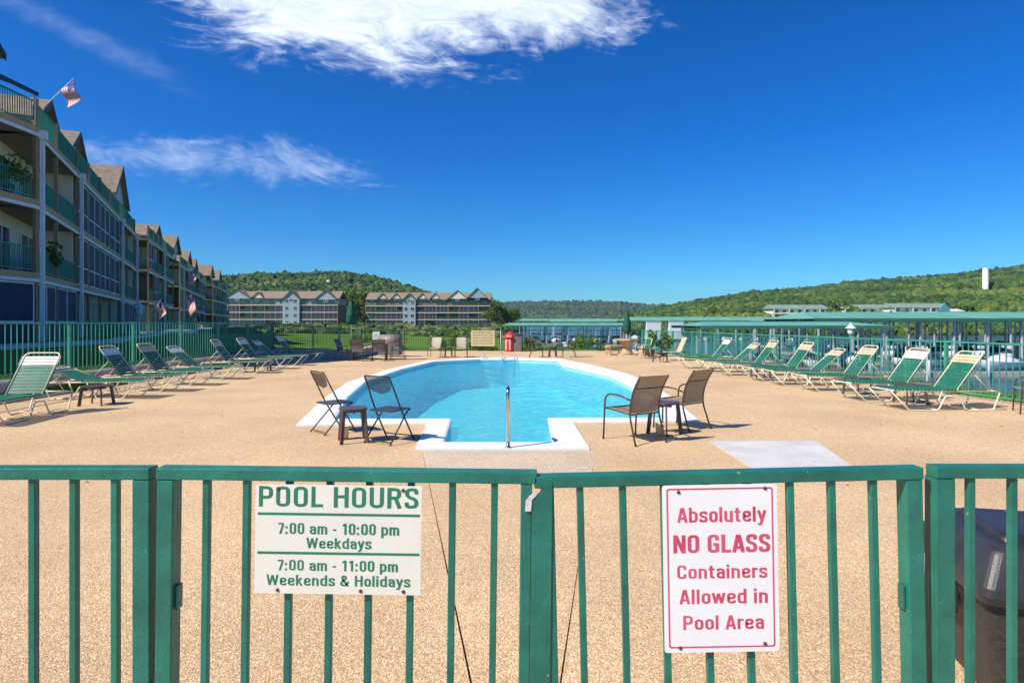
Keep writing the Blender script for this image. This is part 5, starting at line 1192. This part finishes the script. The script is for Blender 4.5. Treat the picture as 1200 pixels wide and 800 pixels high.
hill('right_hill', [(735, up(376.5, Yr)), (770, up(369.5, Yr)), (800, up(362.5, Yr)), (850, up(354.5, Yr)), (880, up(349.5, Yr)), (950, up(344.5, Yr)), (1000, up(337.5, Yr)), (1060, up(333.5, Yr)), (1120, up(328.5, Yr)), (1200, up(318.5, Yr)), (1300, up(311.5, Yr)), (1420, up(321.5, Yr))], 225, Yr, 0, WOODS, 21000, 7.0, 22, excl=[(116, 222, 263, 300), (286, 326, 350, 403)])
Yf = 2300
hill('far_hill', [(540, up(368, Yf)), (570, up(361, Yf)), (600, up(358.5, Yf)), (640, up(357.5, Yf)), (700, up(357.5, Yf)), (730, up(358.5, Yf)), (760, up(362, Yf)), (800, up(362, Yf)), (900, up(366, Yf)), (980, up(372, Yf))], 1500, Yf, 0, WOODSF, 6500, 18.0, 23, back=500)
# trees near the far apartment blocks
for k, (x, y, h, r, lb) in enumerate(((-77.0, 288, 17, 8.0, 'bright green tree between the two far apartment blocks, left'), (-66.5, 270, 16, 7, 'tall tree right behind the left umbrella, beside the central block'), (-74, 275, 17, 8, 'big olive tree behind the gap between the far blocks'),
        (-7.0, 258, 11.5, 6, 'rounded tree at the right corner of the central apartment block'), (-2.2, 264, 9.5, 5, 'rounded tree by the lake, second right of the central block'), (1.0, 272, 8.5, 4.6, 'smaller tree by the lake, farthest right of the central block'), (-11, 285, 14, 7, 'dark tree rising behind the right end of the central block'))):
    tree('broadleaf_tree', lb, x, y, -.3, h, r, 30+k, n=2200, trunk=.15, m=LEAFB if k in (0,) else LEAF)
for k, (x, y, h, r, lb) in enumerate(((161, 292, 13, 9, 'big autumn tinted tree between the hotel roofs on the right shore'), (101, 300, 10, 7, 'olive tree left of the hotel blocks on the right shore'), (222, 300, 12, 9, 'olive tree right of the white shed on the shore'), (60, 310, 9, 6, 'olive tree on the far shore right of the closed umbrella'))):
    tree('broadleaf_tree', lb, x, y, -1.5, h, r, 50+k, n=2200, trunk=.1)
# low bushes before the far block on the left
for k in range(6):
    shrub('shrub', ('low garden bush by the far left apartment block wall', 'round garden bush before the far left apartment block', 'pale garden bush on the lit lawn edge', 'garden bush below the small blue gable', 'small bush near the parked cars', 'broad garden bush near the umbrella top')[k], -64+k*6.5, 160+k*3, .15, 1.6, 2.2, 70+k, LEAF, 500, leaf=.16)

# hilltop tower and shore buildings
t = thing('water_tower', 'tall white cylindrical tower on the right wooded hill', 'tower', (317.0, 400, 13))
mb = MB(); mb.lathe([(2.1,0),(1.7,3),(1.6,25.0),(0,25.3)], 24); mb.build('shaft', mat('white_tower_paint', (.72,.70,.74), .6, .05, .2), t)
mb = MB(); mb.lathe([(1.68,24.3),(1.68,24.8)], 24); mb.build('rim', TRIM, t)
t = thing('water_tower', 'small white tank peeping from the trees of the left hill', 'tower', ((385-600)*430/700, 430, 24))
mb = MB(); mb.lathe([(1.3,0),(1.3,8),(0,8.4)], 14); mb.build('shaft', WTRIM, t)
mb = MB(); mb.lathe([(1.4,7.2),(1.4,7.6)], 14); mb.build('rim', TRIM, t)
def lodge(label, x0, x1, y, z0, h, roofm, wallm, rr_=2.1, teal=False):
    t = thing('lodge', label, 'building', (x0, y, z0)); w_ = x1-x0
    mb = MB(); mb.box(0, w_, 0, 10, -4, h); mb.build('wall', wallm, t)
    mb = MB(); vs = [(-.8,-1,h),(w_+.8,-1,h),(w_+.8,5,h+rr_),(-.8,5,h+rr_),(-.8,11,h),(w_+.8,11,h)]
    mb.add(vs, [(0,1,2,3),(3,2,5,4),(0,3,4),(1,5,2),(0,4,5,1)]); mb.build('roof', roofm, t)
    if teal:
        mb = MB(); mb.add([(w_-4, -1.6, h*.2), (w_+.3, -1.6, h*.2), (w_+.3, -1.6, h), (w_-1.9, -1.6, h+1.9), (w_-4, -1.6, h), (w_-4, 0, h*.2), (w_+.3, 0, h*.2), (w_+.3, 0, h), (w_-1.9, 0, h+1.9), (w_-4, 0, h)], [(0,1,2,3,4),(0,5,6,1),(1,6,7,2),(2,7,8,3),(3,8,9,4),(4,9,5,0)]); mb.build('end_gable', TEAL, t)
    mb = MB(); mb.box(-.5, w_+.5, -1.4, -.02, h*.48, h*.52); mb.build('balcony', WTRIM, t)
    k = int(w_/3.6)
    for i in range(k):
        for zz in (h*.25, h*.75): window_part(t, (i+.5)*w_/k, -.03, zz, 1.7, h*.3, (1, 1))
    for i in range(0, k+1, 2):
        mb = MB(); mb.box(i*w_/k-.15, i*w_/k+.15, -1.4, -1.15, 0, h-.1); mb.build('post', WTRIM, t)
    return t
TEAL = mat('teal_gable', (.10,.30,.34), .6); GREYR = mat('grey_green_roof', (.22,.30,.23), .6, .15, .3)
lodge('long two storey lodge with green roof, left part behind the marina', 124.5, 150, 285, 3.6, 4.6, GREYR, SIDING)
lodge('middle two storey lodge behind the autumn tinted tree', 160, 183.5, 288, 3.8, 4.6, GREYR, SIDING)
lodge('right two storey lodge with a teal end gable behind the marina', 172.5, 196.5, 270, 3.8, 4.6, GREYR, SIDING, teal=True)
lodge('low white shed right of the teal gabled lodge', 201, 213, 282, 4.4, 2.6, WTRIM, WTRIM, 1.2)
for (x, y, z, s_, lb) in ((205, 1700, 22, 16, 'pale house high among trees of the far hill'), (225, 1650, 14, 22, 'pale roofed house low on the far hill'), (60, 1750, 20, 12, 'small pale house on the left part of the far hill'), (-5, 1760, 14, 14, 'small pale house low at the far hill edge')):
    t = thing('house', lb, 'house', (x*1.0, y, z)); mb = MB(); mb.box(-s_/2, s_/2, -5, 5, -6, 5); mb.build('wall', WTRIM, t)
    mb = MB(); mb.add([(-s_/2-1,-6,5),(s_/2+1,-6,5),(s_/2,0,9),(-s_/2,0,9),(-s_/2-1,6,5),(s_/2+1,6,5)], [(0,1,2,3),(3,2,5,4),(0,3,4),(1,5,2),(0,4,5,1)]); mb.build('roof', STONE, t)

# ------------------------------------------------------------------ marina
def dock(label, x0, x1, y, ze, rise, depth, slips=4.2, deckz=-2.55, rows_=2, bot=None):
    t = thing('boat_dock', label, 'boat dock', (x0, y, 0)); w_ = x1-x0
    mb = MB(); e_ = 1.0; vs = [(0-e_,-e_,ze),(w_+e_,-e_,ze),(w_-1,depth/2,ze+rise),(1,depth/2,ze+rise),(-e_,depth+e_,ze),(w_+e_,depth+e_,ze)]
    mb.add(vs, [(0,1,2,3),(3,2,5,4),(0,3,4),(1,5,2)]); mb.build('roof', GRN_ROOF, t)
    mb = MB(); mb.box(-e_-.02, w_+e_+.02, -e_-.08, -e_-.005, ze-.28, ze+.05); mb.build('roof_edge', GRN_ROOFD, t)
    mb = MB(); mb.box(-e_-.02, w_+e_+.02, depth+e_+.005, depth+e_+.08, ze-.28, ze+.05); mb.build('roof_edge', GRN_ROOFD, t)
    mb = MB(); mb.box(-.5, w_+.5, depth/2-1, depth/2+1, deckz-.35, deckz); mb.build('walkway', DOCKW, t)
    k = int(w_/slips)
    mb0 = MB(); mb0.box(-.09, .09, -.09, .09, -3.0, ze-.03); pm = mb0.mesh('post', GALV)
    mb1 = MB(); mb1.box(-.35, .35, 0, depth/2-1.02, deckz-.36, deckz-.02); fm = mb1.mesh('finger', DOCKW)
    for i in range(k+1):
        x = i*w_/k
        obj('post', pm, t, (x, 0, 0)); obj('post', pm, t, (x, depth/2-1.2, 0)); obj('post', pm, t, (x, depth, 0))
        obj('finger', fm, t, (x, .0, 0)); obj('finger', fm, t, (x, depth/2+1.02, 0))
    mb = MB()
    for i in range(k*2): mb.box(i*w_/(k*2)-.04, i*w_/(k*2)+.04, .2, depth-.2, ze-.02, ze+.06)
    o = mb.build('rafter', GALV, t); o['kind'] = 'stuff'
    return t
dock('big covered boat dock with a green roof at right, nearest the deck', 39, 108, 76, 2.12, .95, 13)
dock('covered boat dock with a lower green roof left of the big one', 20.5, 39, 63, 1.25, .45, 9)
dock('covered boat dock seen through the posts of the big nearest one', 46, 120, 102, 1.9, .6, 11)
dock('covered boat dock, long green roof in the middle distance at right', 29.5, 74, 150, 2.1, 1.0, 12)
dock('covered boat dock with a low green roof right of the central block', -1.5, 26.5, 135, .95, .6, 9)
dock('covered boat dock behind, its green roof ending at the umbrella', 13, 34, 182, 1.9, .95, 12)
dock('dark roofed boat dock farthest left on the lake', 3, 20, 230, 2.3, .8, 10)
def make_boat(m_cover, kind='cover'):
    t = thing('motor_boat', 'x', 'boat')
    def sec(x, hw, zk, zs): return [(x, -hw, zs), (x, -hw*.92, zs-.35), (x, -hw*.55, zk+.12), (x, 0, zk), (x, hw*.55, zk+.12), (x, hw*.92, zs-.35), (x, hw, zs)]
    S_ = [sec(-3, 1.05, -.25, .62), sec(-1.5, 1.15, -.3, .66), (sec(.5, 1.12, -.3, .74)), sec(1.9, .82, -.2, .86), sec(2.7, .4, .1, .96), sec(3.1, .03, .5, 1.0)]
    mb = MB(); vs = [p for s_ in S_ for p in s_]; n = 7
    fs = [(i*n+j, (i+1)*n+j, (i+1)*n+j+1, i*n+j+1) for i in range(5) for j in range(6)] + [tuple(range(n))]
    mb.add(vs, fs, True); mb.build('hull', BOATW, t)
    mb = MB(); vs = [(s_[0][0], s_[0][1]*.99, s_[0][2]-.01) for s_ in S_] + [(s_[6][0], s_[6][1]*.99, s_[6][2]-.01) for s_ in S_]
    mb.add(vs, [(i, 6+i, 7+i, i+1) for i in range(5)]); mb.build('deck', BOATW, t)
    mb = MB(); n_ = 6
    prof = [(-2.9, .62, .1), (-2.2, .95, .9), (-.6, 1.35, .95), (.3, 1.42, .85), (1.2, 1.0, .6), (1.8, .88, .1)]
    vs = []
    for x, z, wv in prof:
        for j in range(n_+1):
            a = math.pi*j/n_; vs.append((x, math.cos(a)*1.02*max(.3, wv), .66+(z-.66)*math.sin(a)**.6 if z > .66 else .66+.02*math.sin(a)))
    mb.add(vs, [(i*(n_+1)+j, i*(n_+1)+j+1, (i+1)*(n_+1)+j+1, (i+1)*(n_+1)+j) for i in range(len(prof)-1) for j in range(n_)], True); mb.build('cover', m_cover, t)
    mb = MB(); mb.box(-3.45, -3.02, -.22, .22, -.1, .95); mb.build('outboard_motor', BOATBK, t, bevel=.05)
    return t
protos = [make_boat(m) for m in (BOATN, BOATG, BOATW, BOATBK)]
for p in protos: register(p)
used = set(); rb = random.Random(4)
ORD = ('first', 'second', 'third', 'fourth', 'fifth', 'sixth', 'seventh', 'eighth', 'ninth', 'tenth'); CNT = {}
def boat(kind, x, y, rz, label, group=None, s_=1.0):
    if x > .857*(y-3)+2: return                      # beyond the right edge of the picture
    if group:
        k_ = CNT.get(group, 0); CNT[group] = k_+1
        label = f'{label}, {ORD[k_]} of its colour from left'
    p = protos[kind]; o = place(p, kind not in used, (x, y, -2.95), rz, label, group); used.add(kind); o.scale = (s_, s_, s_); return o
cn = ('navy', 'green', 'white', 'black')
boat(2, 48.5, 59.5, R(200), 'white open boat moored in front of the big green roofed dock at far right', None, .95)
boat(1, 43.0, 63.5, R(185), 'green covered boat alone on the water before the big dock', None, .9)
D1 = 69/18.
for i in range(18):
    k = (0, 3, 2, 0, 1, 3, 0, 2, 3, 2, 2, 2, 0, 3, 0, 2, 1, 3)[i]
    boat(k, 39+D1*(i+.5), 79.0, R(-90 if i % 3 else 90), f'{cn[k]} boat in a front slip of the nearest dock', f'{cn[k]} covered boats in the front slips of the nearest dock', 1.0)
for i in range(14):
    k = rb.choice((0, 3, 2, 0)); boat(k, 48+5*(i+.5), 104.5, R(90), f'{cn[k]} boat behind the posts of the nearest dock', f'{cn[k]} covered boats behind the big nearest dock')
for i in range(0, 4):
    k = rb.choice((0, 2, 3)); boat(k, 20.5+4.6*(i+.5), 65.2, R(90), f'{cn[k]} boat under the lower green roof at right', f'{cn[k]} covered boats under the lower green roof')
for i in range(0, 10):
    k = rb.choice((0, 2, 2, 1)); boat(k, 29.5+4.4*(i+.5), 153, R(90), f'{cn[k]} boat under the middle distance dock roof', f'{cn[k]} covered boats under the middle distance roof')
for i in range(0, 6):
    k = rb.choice((0, 2, 2, 1)); boat(k, -1.5+4.6*(i+.5), 137, R(90), f'{cn[k]} boat under the dock right of central block', f'{cn[k]} covered boats in the dock right of the central block')
for i, (x, y, k, a, lb) in enumerate(((6, 62, 2, 30, 'white boat on open water directly behind the low brown chairs'), (11, 78, 0, -40, 'blue covered boat on the water behind the bright round bush'), (2.5, 85, 2, 100, 'white boat moored end on right of the grey bin'), (14, 70, 2, 70, 'white boat lying before the closed green umbrella'), (8.5, 98, 2, 10, 'white boat far out behind the far fence'), (22, 92, 2, 20, 'white boat seen behind the potted plants'))):
    boat(k, x, y, R(a), lb)
for x, lb in ((35.2, 'white boathouse box under the middle roof, left one'), (40.8, 'white boathouse box under the middle roof, right one')):
    t = thing('boathouse', lb, 'boathouse', (x, 148.6, -2.5)); mb = MB(); mb.box(-1.7, 1.7, -.5, 2.2, 0, 4.3); mb.build('wall', WTRIM, t)
    mb = MB(); mb.box(-.45, .45, -.56, -.51, .1, 2.2); mb.build('door', TRIM, t)
    mb = MB(); mb.box(-1.8, 1.8, -.6, 2.3, 4.302, 4.4); mb.build('roof', TRIM, t)
t = thing('dock_sign', 'red and white board on posts beyond the right fence', 'sign', (31.5, 46.5, -3))
mb = MB(); mb.box(-.75, .75, 0, .05, 1.75, 2.65); mb.build('panel', SKYRED, t)
mb = MB()
for k in range(3): mb.box(-.7, .7, -.02, -.003, 1.85+.27*k, 1.92+.27*k)
o = mb.build('white_line', WTRIM, t)
for s_ in (-.8, .8):
    mb = MB(); mb.box(s_-.05, s_+.05, -.03, .08, 0, 2.75); mb.build('post', WTRIM, t)
# near gangway / floating dock beyond the right fence
t = thing('floating_dock', 'low wooden floating dock on the water beyond the right fence', 'dock', (0, 0, 0))
mb = MB(); mb.box(19, 60, 50.2, 51.6, -3.0, -2.6); mb.build('walkway', DOCKW, t)
for k in range(9):
    mb = MB(); mb.lathe([(.12,0),(.12,1.6),(0,1.7)], 8, (20+5*k, 50.1, -3.2)); mb.build('piling', GALV, t)
# parked cars near the far left block
def car(label, x, y, z, rz, m):
    t = thing('parked_car', label, 'car', (x, y, z), rz)
    mb = MB(); pr = [(-2.2,.35),(-2.2,.85),(-1.5,.95),(-1.0,1.4),(.6,1.42),(1.2,.95),(2.1,.8),(2.2,.35)]; n = len(pr)
    vs = [(x_, -.85, z_) for x_, z_ in pr]+[(x_, .85, z_) for x_, z_ in pr]; mb.add(vs, [tuple(range(n))[::-1], tuple(range(n, 2*n))]+[(i, (i+1) % n, n+(i+1) % n, n+i) for i in range(n)]); mb.build('body', m, t, bevel=.08)
    mb = MB(); mb.box(-1.0,.7,-.86,.86,.98,1.3); mb.build('window', GLASS, t)
    for sx in (-1.35, 1.35):
        for sy in (-.8, .8):
            mb = MB(); mb.T = Matrix.Translation((sx, sy, .33)) @ Matrix.Rotation(R(90), 4, 'X'); mb.lathe([(.001,-.1),(.33,-.1),(.33,.1),(.001,.1)], 14); mb.build('wheel', BOATBK, t)
for k, (x, y, lb) in enumerate(((-62, 165, 'white car parked before the far left block, leftmost'), (-57, 166, 'white car parked before the far left block, right of another'))):
    car(lb, x, y, .1, R(10), CARP)

# ------------------------------------------------------------------ haze
mb = MB(); mb.box(-1600, 1600, -30, 3200, -9, 150); hz = mb.build('haze', [])
m = bpy.data.materials.new('haze'); m.use_nodes = True; m.node_tree.nodes.clear()
o_ = m.node_tree.nodes.new('ShaderNodeOutputMaterial'); pv = m.node_tree.nodes.new('ShaderNodeVolumePrincipled')
pv.inputs['Color'].default_value = (0.62, 0.80, 1.0, 1); pv.inputs['Density'].default_value = 0.00009; pv.inputs['Anisotropy'].default_value = 0.2
m.node_tree.links.new(pv.outputs[0], o_.inputs['Volume']); hz.data.materials.append(m); hz['kind'] = 'stuff'
